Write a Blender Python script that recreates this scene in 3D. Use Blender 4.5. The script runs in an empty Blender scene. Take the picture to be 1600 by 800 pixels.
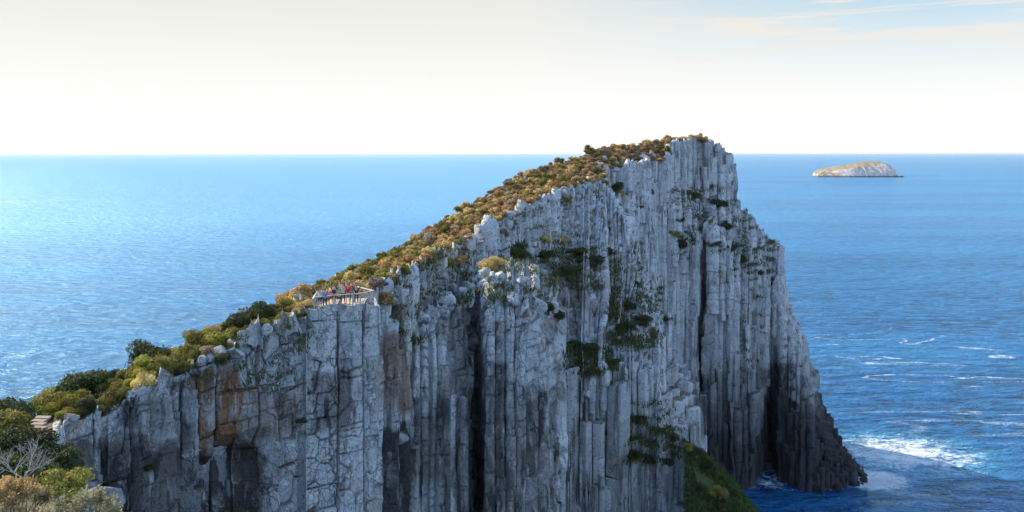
import bpy, bmesh, math, random
import numpy as np
from mathutils import Vector, Matrix, noise as mnoise
R = math.radians
C = bpy.context.scene.collection
# ------------------------------------------------------------ camera
F = 1256.0            # focal length in photo pixels
H = 115.0             # eye height over the sea
HY = 238.5            # horizon row
cam = bpy.data.objects.new('camera', bpy.data.cameras.new('camera'))
C.objects.link(cam); bpy.context.scene.camera = cam
cam.location = (0, 0, H); cam.rotation_euler = (R(90), 0, 0)
cam.data.sensor_width = 36; cam.data.lens = F/1600*36
cam.data.shift_y = -(400-HY)/1600
cam.data.clip_start = 0.5; cam.data.clip_end = 200000
# ------------------------------------------------------------ light
SUN_AZ = -57.0        # degrees clockwise from the view direction
SUN_EL = 27.0
sd = Vector((math.sin(R(SUN_AZ))*math.cos(R(SUN_EL)), math.cos(R(SUN_AZ))*math.cos(R(SUN_EL)), math.sin(R(SUN_EL))))
sun = bpy.data.objects.new('sun', bpy.data.lights.new('sun', 'SUN'))
C.objects.link(sun); sun.data.energy = 3.1; sun.data.angle = R(0.5); sun.data.color = (1.0, 0.83, 0.62)
sun.rotation_euler = (-sd).to_track_quat('-Z', 'Y').to_euler()
world = bpy.data.worlds.new('World'); bpy.context.scene.world = world
world.use_nodes = True
def build_world():
    nt = world.node_tree; N = nt.nodes; L = nt.links; N.clear()
    out = N.new('ShaderNodeOutputWorld'); bg = N.new('ShaderNodeBackground'); bg.inputs[1].default_value = 0.15
    sky = N.new('ShaderNodeTexSky'); sky.sky_type = 'NISHITA'; sky.sun_disc = False
    sky.sun_elevation = R(SUN_EL); sky.sun_rotation = R(SUN_AZ)
    sky.altitude = 100; sky.air_density = 1.0; sky.dust_density = 0.6; sky.ozone_density = 3.5
    tc = N.new('ShaderNodeTexCoord')
    sep = N.new('ShaderNodeSeparateXYZ'); L.new(tc.outputs['Generated'], sep.inputs[0])
    # bright horizon veil (thin high overcast near the horizon)
    mr = N.new('ShaderNodeMapRange'); mr.inputs[1].default_value = 0.17; mr.inputs[2].default_value = 0.50
    mr.inputs[3].default_value = 1.0; mr.inputs[4].default_value = 0.0; mr.interpolation_type = 'SMOOTHSTEP'
    L.new(sep.outputs[2], mr.inputs[0])
    # the veil thins out towards the right
    mx = N.new('ShaderNodeMapRange'); mx.inputs[1].default_value = 0.02; mx.inputs[2].default_value = 0.46
    mx.inputs[3].default_value = 0.0; mx.inputs[4].default_value = 1.0; L.new(sep.outputs[0], mx.inputs[0])
    colr = N.new('ShaderNodeMix'); colr.data_type = 'RGBA'
    colr.inputs[6].default_value = (2.02, 2.02, 1.93, 1); colr.inputs[7].default_value = (.90, 1.60, 2.12, 1)
    hz = N.new('ShaderNodeMapRange'); hz.inputs[1].default_value = 0.02; hz.inputs[2].default_value = 0.19
    L.new(sep.outputs[2], hz.inputs[0])
    mm = N.new('ShaderNodeMath'); mm.operation = 'MULTIPLY'; L.new(hz.outputs[0], mm.inputs[0]); L.new(mx.outputs[0], mm.inputs[1])
    L.new(mm.outputs[0], colr.inputs[0])
    white = N.new('ShaderNodeMix'); white.data_type = 'RGBA'; white.inputs[6].default_value = (2.6, 2.58, 2.5, 1)
    hz2 = N.new('ShaderNodeMapRange'); hz2.inputs[1].default_value = 0.03; hz2.inputs[2].default_value = 0.19
    L.new(sep.outputs[2], hz2.inputs[0]); L.new(hz2.outputs[0], white.inputs[0]); L.new(colr.outputs[2], white.inputs[7])
    mix = N.new('ShaderNodeMix'); mix.data_type = 'RGBA'
    L.new(mr.outputs[0], mix.inputs[0]); L.new(sky.outputs[0], mix.inputs[6]); L.new(white.outputs[2], mix.inputs[7])
    # cirrus streaks, upper right
    mp = N.new('ShaderNodeMapping'); mp.inputs['Rotation'].default_value = (0, R(14), 0); mp.inputs['Scale'].default_value = (3.2, 3.2, 38)
    L.new(tc.outputs['Generated'], mp.inputs[0])
    no = N.new('ShaderNodeTexNoise'); no.inputs['Scale'].default_value = 1.6; no.inputs['Detail'].default_value = 7; no.inputs['Roughness'].default_value = .6
    no.inputs['Distortion'].default_value = .5
    L.new(mp.outputs[0], no.inputs[0])
    cr = N.new('ShaderNodeMapRange'); cr.inputs[1].default_value = .46; cr.inputs[2].default_value = .62; cr.interpolation_type = 'SMOOTHSTEP'
    L.new(no.outputs[0], cr.inputs[0])
    m1 = N.new('ShaderNodeMath'); m1.operation = 'MULTIPLY'
    rx = N.new('ShaderNodeMapRange'); rx.inputs[1].default_value = 0.1; rx.inputs[2].default_value = 0.3; L.new(sep.outputs[0], rx.inputs[0])
    L.new(cr.outputs[0], m1.inputs[0]); L.new(rx.outputs[0], m1.inputs[1])
    rz = N.new('ShaderNodeMapRange'); rz.inputs[1].default_value = 0.09; rz.inputs[2].default_value = 0.15; L.new(sep.outputs[2], rz.inputs[0])
    m2 = N.new('ShaderNodeMath'); m2.operation = 'MULTIPLY'; L.new(m1.outputs[0], m2.inputs[0]); L.new(rz.outputs[0], m2.inputs[1])
    m3 = N.new('ShaderNodeMath'); m3.operation = 'MULTIPLY'; m3.inputs[1].default_value = .9; L.new(m2.outputs[0], m3.inputs[0])
    mc = N.new('ShaderNodeMix'); mc.data_type = 'RGBA'; mc.inputs[7].default_value = (2.25, 2.08, 1.88, 1)
    L.new(m3.outputs[0], mc.inputs[0]); L.new(mix.outputs[2], mc.inputs[6])
    L.new(mc.outputs[2], bg.inputs[0]); L.new(bg.outputs[0], out.inputs[0])
build_world()
def build_haze():
    me = bpy.data.meshes.new('haze'); s = 92000; zb = -13; zt = 150
    v = [(x, y, z) for z in (zb, zt) for (x, y) in ((-s, -s), (s, -s), (s, s), (-s, s))]
    me.from_pydata(v, [], [(3, 2, 1, 0), (4, 5, 6, 7), (0, 1, 5, 4), (1, 2, 6, 5), (2, 3, 7, 6), (3, 0, 4, 7)])
    m = bpy.data.materials.new('haze'); m.use_nodes = True; nt = m.node_tree; nt.nodes.remove(nt.nodes['Principled BSDF'])
    pv = nt.nodes.new('ShaderNodeVolumePrincipled'); pv.inputs['Color'].default_value = (.86, .94, 1, 1); pv.inputs['Density'].default_value = 1.3e-5; pv.inputs['Anisotropy'].default_value = .2
    nt.links.new(pv.outputs[0], nt.nodes['Material Output'].inputs['Volume']); me.materials.append(m)
    o = bpy.data.objects.new('haze', me); C.objects.link(o); o['kind'] = 'stuff'
build_haze()
vs = bpy.context.scene.view_settings
bpy.context.scene.display_settings.display_device = 'sRGB'
vs.view_transform = 'Standard'; vs.look = 'None'; vs.exposure = 1.45; vs.gamma = 1; vs.use_curve_mapping = False
cy = bpy.context.scene.cycles
cy.max_bounces = 5; cy.diffuse_bounces = 3; cy.glossy_bounces = 2; cy.transmission_bounces = 2; cy.transparent_max_bounces = 4; cy.use_denoising = True

rnd = random.Random(7); rng = np.random.default_rng(7)
# ------------------------------------------------------------ helpers
def tag(o, label=None, cat=None, group=None, kind=None):
    if label: o['label'] = label
    if cat: o['category'] = cat
    if group: o['group'] = group
    if kind: o['kind'] = kind
    return o
def mesh_obj(name, verts, faces, mat, parent=None, smooth=False, loc=None, mat_idx=None):
    me = bpy.data.meshes.new(name)
    me.from_pydata(verts, [], faces); 
    for m in (mat if isinstance(mat, (list, tuple)) else [mat]): me.materials.append(m)
    if smooth: me.polygons.foreach_set('use_smooth', [True]*len(me.polygons))
    if mat_idx is not None: me.polygons.foreach_set('material_index', mat_idx)
    me.update()
    o = bpy.data.objects.new(name, me); C.objects.link(o)
    if parent: o.parent = parent
    if loc is not None: o.location = loc
    return o
def empty(name, loc, rz=0, **k):
    o = bpy.data.objects.new(name, None); o.empty_display_size = .3; C.objects.link(o); o.location = loc; o.rotation_euler = (0, 0, rz)
    return tag(o, **k)
class NT:
    def __init__(s, name):
        s.m = bpy.data.materials.new(name); s.m.use_nodes = True; s.t = s.m.node_tree; s.N = s.t.nodes; s.L = s.t.links
        s.b = s.N['Principled BSDF']; s.out = s.N['Material Output']
    def n(s, typ, ins=None, **props):
        nd = s.N.new(typ)
        for k, v in props.items(): setattr(nd, k, v)
        for k, v in (ins or {}).items():
            if isinstance(v, bpy.types.NodeSocket): s.L.new(v, nd.inputs[k])
            else: nd.inputs[k].default_value = v
        return nd
    def coord(s, scale=(1,1,1), rot=(0,0,0), world=True):
        g = s.n('ShaderNodeNewGeometry').outputs['Position'] if world else s.n('ShaderNodeTexCoord').outputs['Object']
        return s.n('ShaderNodeMapping', {0: g, 'Scale': scale, 'Rotation': rot}).outputs[0]
    def noise(s, vec, scale, detail=4, rough=.55, dist=0.0):
        return s.n('ShaderNodeTexNoise', {'Vector': vec, 'Scale': scale, 'Detail': detail, 'Roughness': rough, 'Distortion': dist}).outputs[0]
    def ramp(s, v, a, b, lo=0.0, hi=1.0, smooth=True):
        return s.n('ShaderNodeMapRange', {0: v, 1: a, 2: b, 3: lo, 4: hi}, interpolation_type='SMOOTHSTEP' if smooth else 'LINEAR').outputs[0]
    def mix(s, f, a, b, blend='MIX'):
        nd = s.n('ShaderNodeMix', {0: f}, data_type='RGBA', blend_type=blend)
        for i, v in ((6, a), (7, b)):
            if isinstance(v, bpy.types.NodeSocket): s.L.new(v, nd.inputs[i])
            else: nd.inputs[i].default_value = (*v, 1) if len(v) == 3 else v
        return nd.outputs[2]
    def math(s, op, a, b=0.0, c=None):
        ins = {0: a, 1: b}
        if c is not None: ins[2] = c
        return s.n('ShaderNodeMath', ins, operation=op).outputs[0]
    def attr(s, name):
        a = s.n('ShaderNodeAttribute', attribute_name=name); 
        return s.n('ShaderNodeSeparateColor', {0: a.outputs['Color']}).outputs, a.outputs['Alpha']
    def col(s, v): 
        if isinstance(v, bpy.types.NodeSocket): s.L.new(v, s.b.inputs['Base Color'])
        else: s.b.inputs['Base Color'].default_value = (*v, 1)
    def bump(s, h, dist, strength=1.0, prev=None):
        ins = {'Height': h, 'Distance': dist, 'Strength': strength}
        if prev is not None: ins['Normal'] = prev
        return s.n('ShaderNodeBump', ins).outputs[0]
def simple(name, c, rough=.8, metal=0.0):
    t = NT(name); t.col(c); t.b.inputs['Roughness'].default_value = rough; t.b.inputs['Metallic'].default_value = metal
    v = t.noise(t.coord(world=False), 6); t.col(t.mix(t.ramp(v, .3, .7), [x*.8 for x in c], [min(1, x*1.15) for x in c]))
    return t.m
# ---- rock
def rock_material():
    t = NT('dolerite'); P = t.coord()
    a, alpha = t.attr('tint')          # r = iron stain and painted sun, g = dark stain and painted shade, b = random
    n1 = t.noise(P, .55, 6, .62); n2 = t.noise(P, 2.4, 5, .65); n3 = t.noise(P, .12, 3)
    n4 = t.noise(P, 9.0, 3, .7)
    base = t.mix(t.ramp(n2, .3, .72), (.33, .37, .39), (.62, .67, .69))
    base = t.mix(t.ramp(a[2], .3, .8, 0, .85), base, (.68, .72, .735)); base = t.mix(t.ramp(a[2], .0, .35, .55, 0), base, (.17, .175, .18))
    # green lichen
    gl = t.math('MULTIPLY', t.ramp(t.noise(P, .3, 5, .7, .6), .53, .66), .5)
    base = t.mix(gl, base, (.34, .40, .27))
    # warm weathering
    base = t.mix(t.math('MULTIPLY', t.ramp(t.noise(P, .22, 5, .7), .5, .68), .55), base, (.30, .235, .17))
    # pale crusts
    base = t.mix(t.math('MULTIPLY', t.ramp(n1, .5, .58), .55), base, (.72, .745, .74))
    # mottled black lichen
    base = t.mix(t.math('MULTIPLY', t.ramp(t.noise(P, 2.4, 6, .75, .3), .54, .62), .7), base, (.09, .09, .09))
    base = t.mix(t.math('MULTIPLY', t.ramp(n4, .58, .7), .35), base, (.10, .10, .10))
    # iron stain, also the warm sun painted on a few left edges
    st = t.noise(t.coord((1, 1, .22)), .9, 5, .6, .4)
    iron = t.mix(t.ramp(n2, .35, .65), (.16, .075, .035), (.33, .17, .075))
    fi = t.math('MULTIPLY', a[0], t.ramp(st, .30, .55))
    base = t.mix(fi, base, iron)
    # dark run-off streaks, plus dark zones with recess shade painted in
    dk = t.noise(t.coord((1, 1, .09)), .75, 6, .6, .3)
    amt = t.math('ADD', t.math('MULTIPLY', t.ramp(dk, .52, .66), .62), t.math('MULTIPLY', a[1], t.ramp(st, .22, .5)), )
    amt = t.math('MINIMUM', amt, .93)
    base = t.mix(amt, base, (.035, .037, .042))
    # thin cracks, their shade painted in as dark colour
    w = t.n('ShaderNodeVectorMath', {0: t.coord((1, 1, .55)), 1: t.n('ShaderNodeVectorMath', {0: t.n('ShaderNodeTexNoise', {'Vector': P, 'Scale': .8, 'Detail': 3}).outputs[1], 3: .9}, operation='SCALE').outputs[0]}, operation='ADD').outputs[0]
    vo = t.n('ShaderNodeTexVoronoi', {'Vector': w, 'Scale': .75}, feature='DISTANCE_TO_EDGE').outputs['Distance']
    vo2 = t.n('ShaderNodeTexVoronoi', {'Vector': w, 'Scale': 2.1}, feature='DISTANCE_TO_EDGE').outputs['Distance']
    crack = t.math('MULTIPLY', t.ramp(vo, .0, .035, 1, 0), t.ramp(n1, .42, .6)); crack2 = t.ramp(vo2, .0, .03, 1, 0)
    cm = t.math('MAXIMUM', t.math('MULTIPLY', crack, .55), t.math('MULTIPLY', t.math('MULTIPLY', crack2, t.ramp(n1, .45, .6)), .6))
    base = t.mix(cm, base, (.04, .04, .04))
    # tufts and moss on the level tops
    nz = t.n('ShaderNodeSeparateXYZ', {0: t.n('ShaderNodeNewGeometry').outputs['True Normal']}).outputs[2]
    moss = t.math('MULTIPLY', t.ramp(nz, .72, .92), t.ramp(t.noise(P, .35, 4, .6), .44, .56))
    mcol = t.mix(t.ramp(t.noise(P, .08, 3), .42, .58), (.055, .07, .025), (.17, .12, .05))
    base = t.mix(t.math('MULTIPLY', moss, .85), base, mcol)
    # wave-wetted black zone above the water
    z = t.n('ShaderNodeSeparateXYZ', {0: t.n('ShaderNodeNewGeometry').outputs['Position']}).outputs[2]
    wet = t.ramp(t.math('ADD', z, t.math('MULTIPLY', n3, 30.0)), 28, 68, .92, 0)
    base = t.mix(wet, base, (.03, .033, .036))
    t.col(base); t.b.inputs['Roughness'].default_value = .88; t.b.inputs['Specular IOR Level'].default_value = .25
    hgt = t.math('ADD', t.math('MULTIPLY', n2, .6), t.math('MULTIPLY', n4, .18))
    hgt = t.math('SUBTRACT', hgt, t.math('MULTIPLY', cm, .5))
    b1 = t.bump(n1, .9, .8); b2 = t.bump(hgt, .45, .9, b1)
    t.L.new(b2, t.b.inputs['Normal'])
    return t.m
ROCK = rock_material()
def ground_material():
    t = NT('heath_ground'); P = t.coord()
    n = t.noise(P, .5, 5, .65); n2 = t.noise(P, 3, 4, .6)
    c = t.mix(t.ramp(n, .38, .62), (.16, .12, .06), (.08, .08, .035))
    c = t.mix(t.math('MULTIPLY', t.ramp(n2, .58, .7), .6), c, (.22, .17, .10))
    t.col(c); t.b.inputs['Roughness'].default_value = 1
    t.L.new(t.bump(n2, .4, .8), t.b.inputs['Normal']); return t.m
GROUND = ground_material()
def grass_material():
    t = NT('slope_grass'); P = t.coord()
    n = t.noise(P, .35, 6, .65, .5); n2 = t.noise(t.coord((1, 1, .4)), 4, 5, .7)
    c = t.mix(t.ramp(n, .38, .62), (.045, .085, .02), (.095, .12, .035))
    c = t.mix(t.math('MULTIPLY', t.ramp(n2, .52, .66), .5), c, (.13, .12, .05))
    t.col(c); t.b.inputs['Roughness'].default_value = 1
    t.L.new(t.bump(t.math('ADD', n2, n), .5, 1), t.b.inputs['Normal']); return t.m
GRASS = grass_material()
def sand_material():
    t = NT('path_gravel'); n = t.noise(t.coord(), 3, 5, .6)
    t.col(t.mix(t.ramp(n, .35, .65), (.36, .28, .18), (.55, .46, .33))); t.b.inputs['Roughness'].default_value = 1
    t.L.new(t.bump(n, .1), t.b.inputs['Normal']); return t.m
SAND = sand_material()
def leaf_material(name, dark, light, tr=.25):
    t = NT(name)
    oi = t.n('ShaderNodeObjectInfo').outputs['Random']
    n = t.noise(t.coord(), 1.1, 3, .6); n2 = t.noise(t.coord(), 7, 2, .6)
    f = t.math('ADD', t.math('MULTIPLY', t.ramp(n, .35, .65), .55), t.math('MULTIPLY', n2, .45))
    c = t.mix(f, dark, light)
    hs = t.n('ShaderNodeHueSaturation', {'Hue': t.ramp(oi, 0, 1, .485, .515), 'Saturation': 1.0, 'Value': t.ramp(oi, 0, 1, .8, 1.2), 'Color': c}).outputs[0]
    t.col(hs); t.b.inputs['Roughness'].default_value = .75; t.b.inputs['Specular IOR Level'].default_value = .2
    tl = t.n('ShaderNodeBsdfTranslucent', {'Color': hs}).outputs[0]
    mx = t.n('ShaderNodeMixShader', {0: tr, 1: t.b.outputs[0], 2: tl}).outputs[0]
    t.L.new(mx, t.out.inputs[0]); return t.m
LEAF = {
 'rusty orange':   leaf_material('leaf_rust', (.26, .155, .055), (.80, .54, .23)),
 'golden brown':   leaf_material('leaf_gold', (.25, .185, .065), (.80, .62, .27)),
 'olive green':    leaf_material('leaf_olive', (.08, .085, .02), (.38, .34, .08)),
 'greyish brown':  leaf_material('leaf_grey', (.19, .155, .11), (.52, .43, .31)),
 'dark green':     leaf_material('leaf_dark', (.022, .036, .015), (.09, .11, .035)),
 'bright yellow-green': leaf_material('leaf_bright', (.10, .11, .02), (.46, .41, .08)),
 'pale cream-tipped': leaf_material('leaf_cream', (.10, .105, .045), (.42, .37, .24)),
}
BARK = simple('bark', (.20, .16, .12), .95)
DEAD = simple('dead_wood', (.40, .38, .35), .9)

# ------------------------------------------------------------ numpy noise
def _hash(ix, iy, s):
    v = (ix.astype(np.int64)*374761393 + iy.astype(np.int64)*668265263 + s*982451653) & 0xffffffff
    v = ((v ^ (v >> 13))*1274126177) & 0xffffffff
    return ((v ^ (v >> 16)) & 0xffff)/65535.0
def vnoise(x, y, s=0):
    ix = np.floor(x); iy = np.floor(y); fx = x-ix; fy = y-iy
    fx = fx*fx*(3-2*fx); fy = fy*fy*(3-2*fy); ix = ix.astype(int); iy = iy.astype(int)
    a = _hash(ix, iy, s); b = _hash(ix+1, iy, s); c = _hash(ix, iy+1, s); d = _hash(ix+1, iy+1, s)
    return (a*(1-fx)+b*fx)*(1-fy)+(c*(1-fx)+d*fx)*fy
def fbm(x, y, s=0, o=3):
    r = 0; a = .5; t = 0
    for i in range(o):
        r = r+a*(vnoise(x*2**i+17.3*i, y*2**i-9.1*i, s+i)-.5)*2; t += a; a *= .5
    return r/t
# ------------------------------------------------------------ the headland as buttresses
# each station: azimuth column, then rows (row, distance) from the crest down to the foot
def layer(stations, back=2.5, veg=0, front=0.0, noise=1.0):
    n = max(len(s[1]) for s in stations); px = []; PY = []; DD = []
    for p, rows in stations:
        rows = list(rows)
        while len(rows) < n: rows.insert(-1, ((rows[-2][0]+rows[-1][0])/2, (rows[-2][1]+rows[-1][1])/2))
        px.append(p); PY.append([r[0] for r in rows]); DD.append([r[1] for r in rows])
    return dict(px=np.array(px, float), py=np.array(PY, float), d=np.array(DD, float), back=back, veg=veg, noise=noise)
B = 900
LAYERS = [
 # near saddle wall
 layer([(-120, [(720, 44), (760, 36), (B, 20)]), (0, [(668, 50), (705, 42), (B, 24)]), (55, [(655, 53), (690, 46), (B, 34)]), (80, [(642, 54.5), (682, 48), (B, 40)]), (96, [(636, 55.5), (670, 49.8), (B, 45)]),
        (106, [(633, 55.8), (659, 50.6), (B, 48)]), (130, [(612, 57), (656, 51.5), (B, 48.5)]), (165, [(598, 58), (648, 53), (B, 49.5)]), (200, [(584, 60), (626, 53.5), (B, 50)]),
        (240, [(568, 62), (604, 55.5), (B, 51.5)]), (252, [(564, 62.5), (594, 57.5), (B, 54.5)]), (298, [(545, 65), (578, 59), (B, 56.5)]), (302, [(543, 65.5), (576, 59.5), (B, 58)]),
        (362, [(516, 69), (556, 61.5), (B, 59.5)]), (368, [(514, 69), (532, 62.2), (B, 58.5)]), (420, [(494, 71), (518, 64), (B, 59.5)]), (466, [(488, 73), (504, 65.5), (B, 61.5)]), (478, [(482, 74), (490, 66.2), (B, 62)])],
       back=1.3, veg=1, noise=.1),
 layer([(-150, [(770, 33), (840, 27), (1000, 12)]), (60, [(765, 33), (830, 27), (1000, 13)]), (130, [(790, 31), (840, 26), (1000, 14)]), (200, [(830, 29), (860, 25), (1000, 17)])], back=1.5, veg=1, noise=.2),
 # lookout pillar
 layer([(478, [(468, 77), (485, 67.2), (640, 66), (B, 62)]), (540, [(466, 78), (480, 68.6), (640, 67), (B, 63.5)]), (590, [(464, 79), (482, 70.2), (640, 68.5), (B, 65)]), (594, [(464, 79), (486, 70.6), (640, 69.5), (B, 68)])],
       back=1.0, veg=3, noise=.05),
 # vegetated flank and the wall under it
 layer([(440, [(474, 100), (484, 74), (600, 73.5), (700, 73), (800, 72.5), (850, 72), (B, 71)]),
        (478, [(462, 100), (472, 80), (600, 78), (700, 77.5), (800, 77), (850, 76), (B, 75)]),
        (520, [(442, 110), (466, 82), (600, 80), (700, 79.5), (800, 79), (850, 78), (B, 77)]),
        (560, [(420, 120), (462, 83), (600, 81), (700, 80.5), (800, 80), (850, 79), (B, 78)]),
        (590, [(406, 128), (452, 86), (500, 85), (560, 84), (650, 83.5), (700, 83.5), (B, 82)]),
        (612, [(394, 133), (440, 92), (500, 90), (560, 89.5), (650, 89), (700, 89), (B, 88.5)]),
        (640, [(379, 140), (426, 100), (470, 99), (560, 97), (650, 95), (750, 94), (B, 92)]),
        (680, [(354, 154), (403, 112.6), (430, 112), (480, 109), (650, 104), (750, 102), (B, 100)]),
        (720, [(329, 171), (379, 127.5), (400, 126), (460, 121), (650, 112), (750, 110), (B, 108)]),
        (760, [(307, 189), (356, 142), (380, 140), (430, 134), (600, 124), (750, 120), (B, 116)]),
        (800, [(284, 208), (333, 156), (360, 154), (420, 147), (600, 135), (750, 130), (B, 125)]),
        (840, [(265, 228), (312, 172), (345, 169), (400, 158), (480, 150), (600, 138), (B, 128)]),
        (880, [(253, 245), (297, 190), (378, 178), (430, 160), (540, 151), (582, 138), (B, 132)]),
        (920, [(241, 262), (284, 211), (372, 184), (432, 160), (530, 150), (590, 136), (B, 131)]),
        (940, [(236, 270), (288, 218), (372, 186), (438, 162), (530, 150), (585, 137), (B, 131)]),
        (945, [(284, 222), (290, 212), (360, 190), (440, 164), (528, 151), (580, 138), (B, 132)]),
        (980, [(345, 200), (350, 194), (400, 184), (450, 164), (520, 150), (572, 138), (B, 132)]),
        (1000,[(412, 190), (416, 184), (440, 176), (470, 160), (525, 148), (575, 138), (B, 132)]),
        (1028,[(500, 172), (504, 168), (515, 160), (540, 150), (570, 144), (600, 138), (B, 132)]),
        (1035,[(560, 158), (562, 154), (575, 148), (600, 141), (640, 137), (700, 134), (B, 130)]),
        (1075,[(588, 154), (592, 150), (600, 145), (640, 139), (680, 136), (740, 134), (B, 130)]),
        (1096,[(610, 152), (616, 146), (640, 141), (660, 138), (700, 136), (740, 134), (B, 130)]),
        (1102,[(690, 148), (696, 142), (710, 138), (730, 136), (750, 134), (780, 132), (B, 130)])],
       back=1.6, veg=1, noise=1.0),
 # summit tower and the far wall
 layer([(915, [(234, 262), (266, 236), (300, 234), (330, 232), (500, 228), (700, 224), (B, 220)]),
        (960, [(230, 278), (262, 250), (300, 247), (330, 244), (500, 238), (700, 234), (B, 230)]),
        (1000,[(226, 290), (262, 264), (300, 260), (330, 256), (500, 250), (700, 246), (B, 240)]),
        (1040,[(222, 300), (250, 284), (300, 279), (330, 274), (500, 266), (700, 260), (B, 254)]),
        (1048,[(219, 304), (224, 297), (292, 293), (322, 274), (500, 268), (700, 266), (B, 258)]),
        (1085,[(215, 310), (219, 304), (300, 301), (342, 280), (500, 274), (700, 270), (B, 262)]),
        (1090,[(214, 310), (218, 304), (300, 300), (335, 289), (500, 287), (700, 286), (B, 284)]),
        (1106,[(214, 312), (219, 306), (305, 302), (340, 290), (500, 288), (700, 287), (B, 285)]),
        (1112,[(219, 312), (222, 308), (308, 305), (368, 282), (500, 276), (700, 274), (780, 268)]),
        (1130,[(231, 313), (236, 309), (306, 306), (385, 283), (500, 277), (700, 274), (770, 271)]),
        (1142,[(246, 313), (252, 310), (310, 307), (395, 284), (500, 278), (700, 275), (765, 273)]),
        (1150,[(270, 312), (276, 309), (318, 307), (405, 285), (500, 279), (700, 276), (760, 275)]),
        (1154,[(318, 310), (322, 307), (340, 303), (380, 294), (500, 285), (700, 277), (760, 275)]),
        (1172,[(336, 309), (342, 306), (365, 300), (400, 292), (500, 286), (700, 279), (758, 276.5)]),
        (1183,[(354, 308), (360, 305), (385, 299), (420, 293), (500, 291), (620, 290), (736, 290)]),
        (1196,[(368, 307), (372, 304), (395, 300), (440, 297), (500, 296), (600, 296), (722, 298)]),
        (1212,[(377, 306), (382, 303), (404, 300), (440, 297), (520, 296), (600, 297), (722, 298)]),
        (1216,[(384, 305), (392, 302), (420, 298), (460, 294), (560, 294), (650, 294), (726, 296)]),
        (1222,[(440, 304), (446, 301), (470, 297), (520, 291), (600, 287), (700, 284), (748, 283)]),
        (1236,[(484, 303), (492, 300), (510, 296), (550, 290), (620, 284), (700, 279), (757, 277.5)]),
        (1252,[(528, 302), (536, 298), (555, 294), (590, 288), (650, 282), (710, 278), (760, 276)]),
        (1266,[(582, 301), (590, 297), (604, 293), (640, 286), (680, 281), (720, 277), (762, 275)]),
        (1284,[(622, 300), (632, 296), (650, 291), (680, 285), (700, 280), (730, 277), (764, 274.5)]),
        (1302,[(664, 298), (672, 294), (688, 290), (704, 285), (722, 280), (740, 277), (760, 276)]),
        (1318,[(694, 296), (702, 292), (712, 289), (724, 285), (734, 282), (744, 279), (758, 277)]),
        (1334,[(716, 293), (722, 290), (728, 288), (734, 286), (740, 283), (746, 281), (754, 279.5)]),
        (1352,[(738, 288), (740, 287), (742, 286), (744, 285), (746, 284), (748, 283), (752, 281)])],
       back=2.2, veg=2, noise=1.0),
 # front spur with its two pillars and the slot between them
 layer([(606, [(706, 100), (708, 99), (740, 98.5), (B, 98)]), (630, [(702, 99), (704, 98), (740, 97.5), (B, 97)]), (634, [(660, 99), (664, 98), (700, 97), (B, 92)]),
        (645, [(560, 99), (566, 97.5), (640, 95), (B, 89)]), (652, [(492, 101), (498, 98.5), (580, 95), (B, 89)]), (670, [(480, 105), (490, 99), (580, 95), (B, 89)]),
        (698, [(464, 108), (478, 101), (580, 96), (B, 90)]), (704, [(458, 111), (480, 103.5), (580, 101.5), (B, 97)]), (738, [(436, 116), (462, 107), (580, 104.5), (B, 99)]), (744, [(430, 119), (458, 113), (580, 111.5), (B, 109)]), (754, [(420, 121), (450, 113), (580, 111), (B, 110)]),
        (760, [(413, 122), (440, 106), (500, 101), (B, 92)]), (790, [(404, 126), (432, 108), (500, 101.5), (B, 92)]), (820, [(408, 128), (440, 109), (500, 102), (B, 93)]),
        (850, [(424, 128), (462, 111), (540, 104), (B, 95)]), (876, [(452, 128), (500, 115), (570, 108), (B, 99)]), (884, [(520, 126), (560, 116), (620, 110), (B, 102)])],
       back=1.5, veg=0, noise=.1),
 layer([(704, [(613, 95), (618, 92.5), (742, 91), (B, 89.5)]), (732, [(618, 95), (624, 92.5), (745, 91), (B, 89.5)])], back=8, noise=.1),
 # grassy apron
 layer([(1068, [(684, 140), (694, 131), (B, 112)]), (1100, [(706, 140), (716, 131), (B, 111)]), (1120, [(726, 140), (736, 130), (B, 110)]), (1150, [(757, 138), (768, 128), (B, 109)]), (1180, [(795, 136), (804, 127), (B, 108)]), (1210, [(842, 134), (850, 126), (B, 107)])],
       back=4, veg=4, noise=.3),
]
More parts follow.
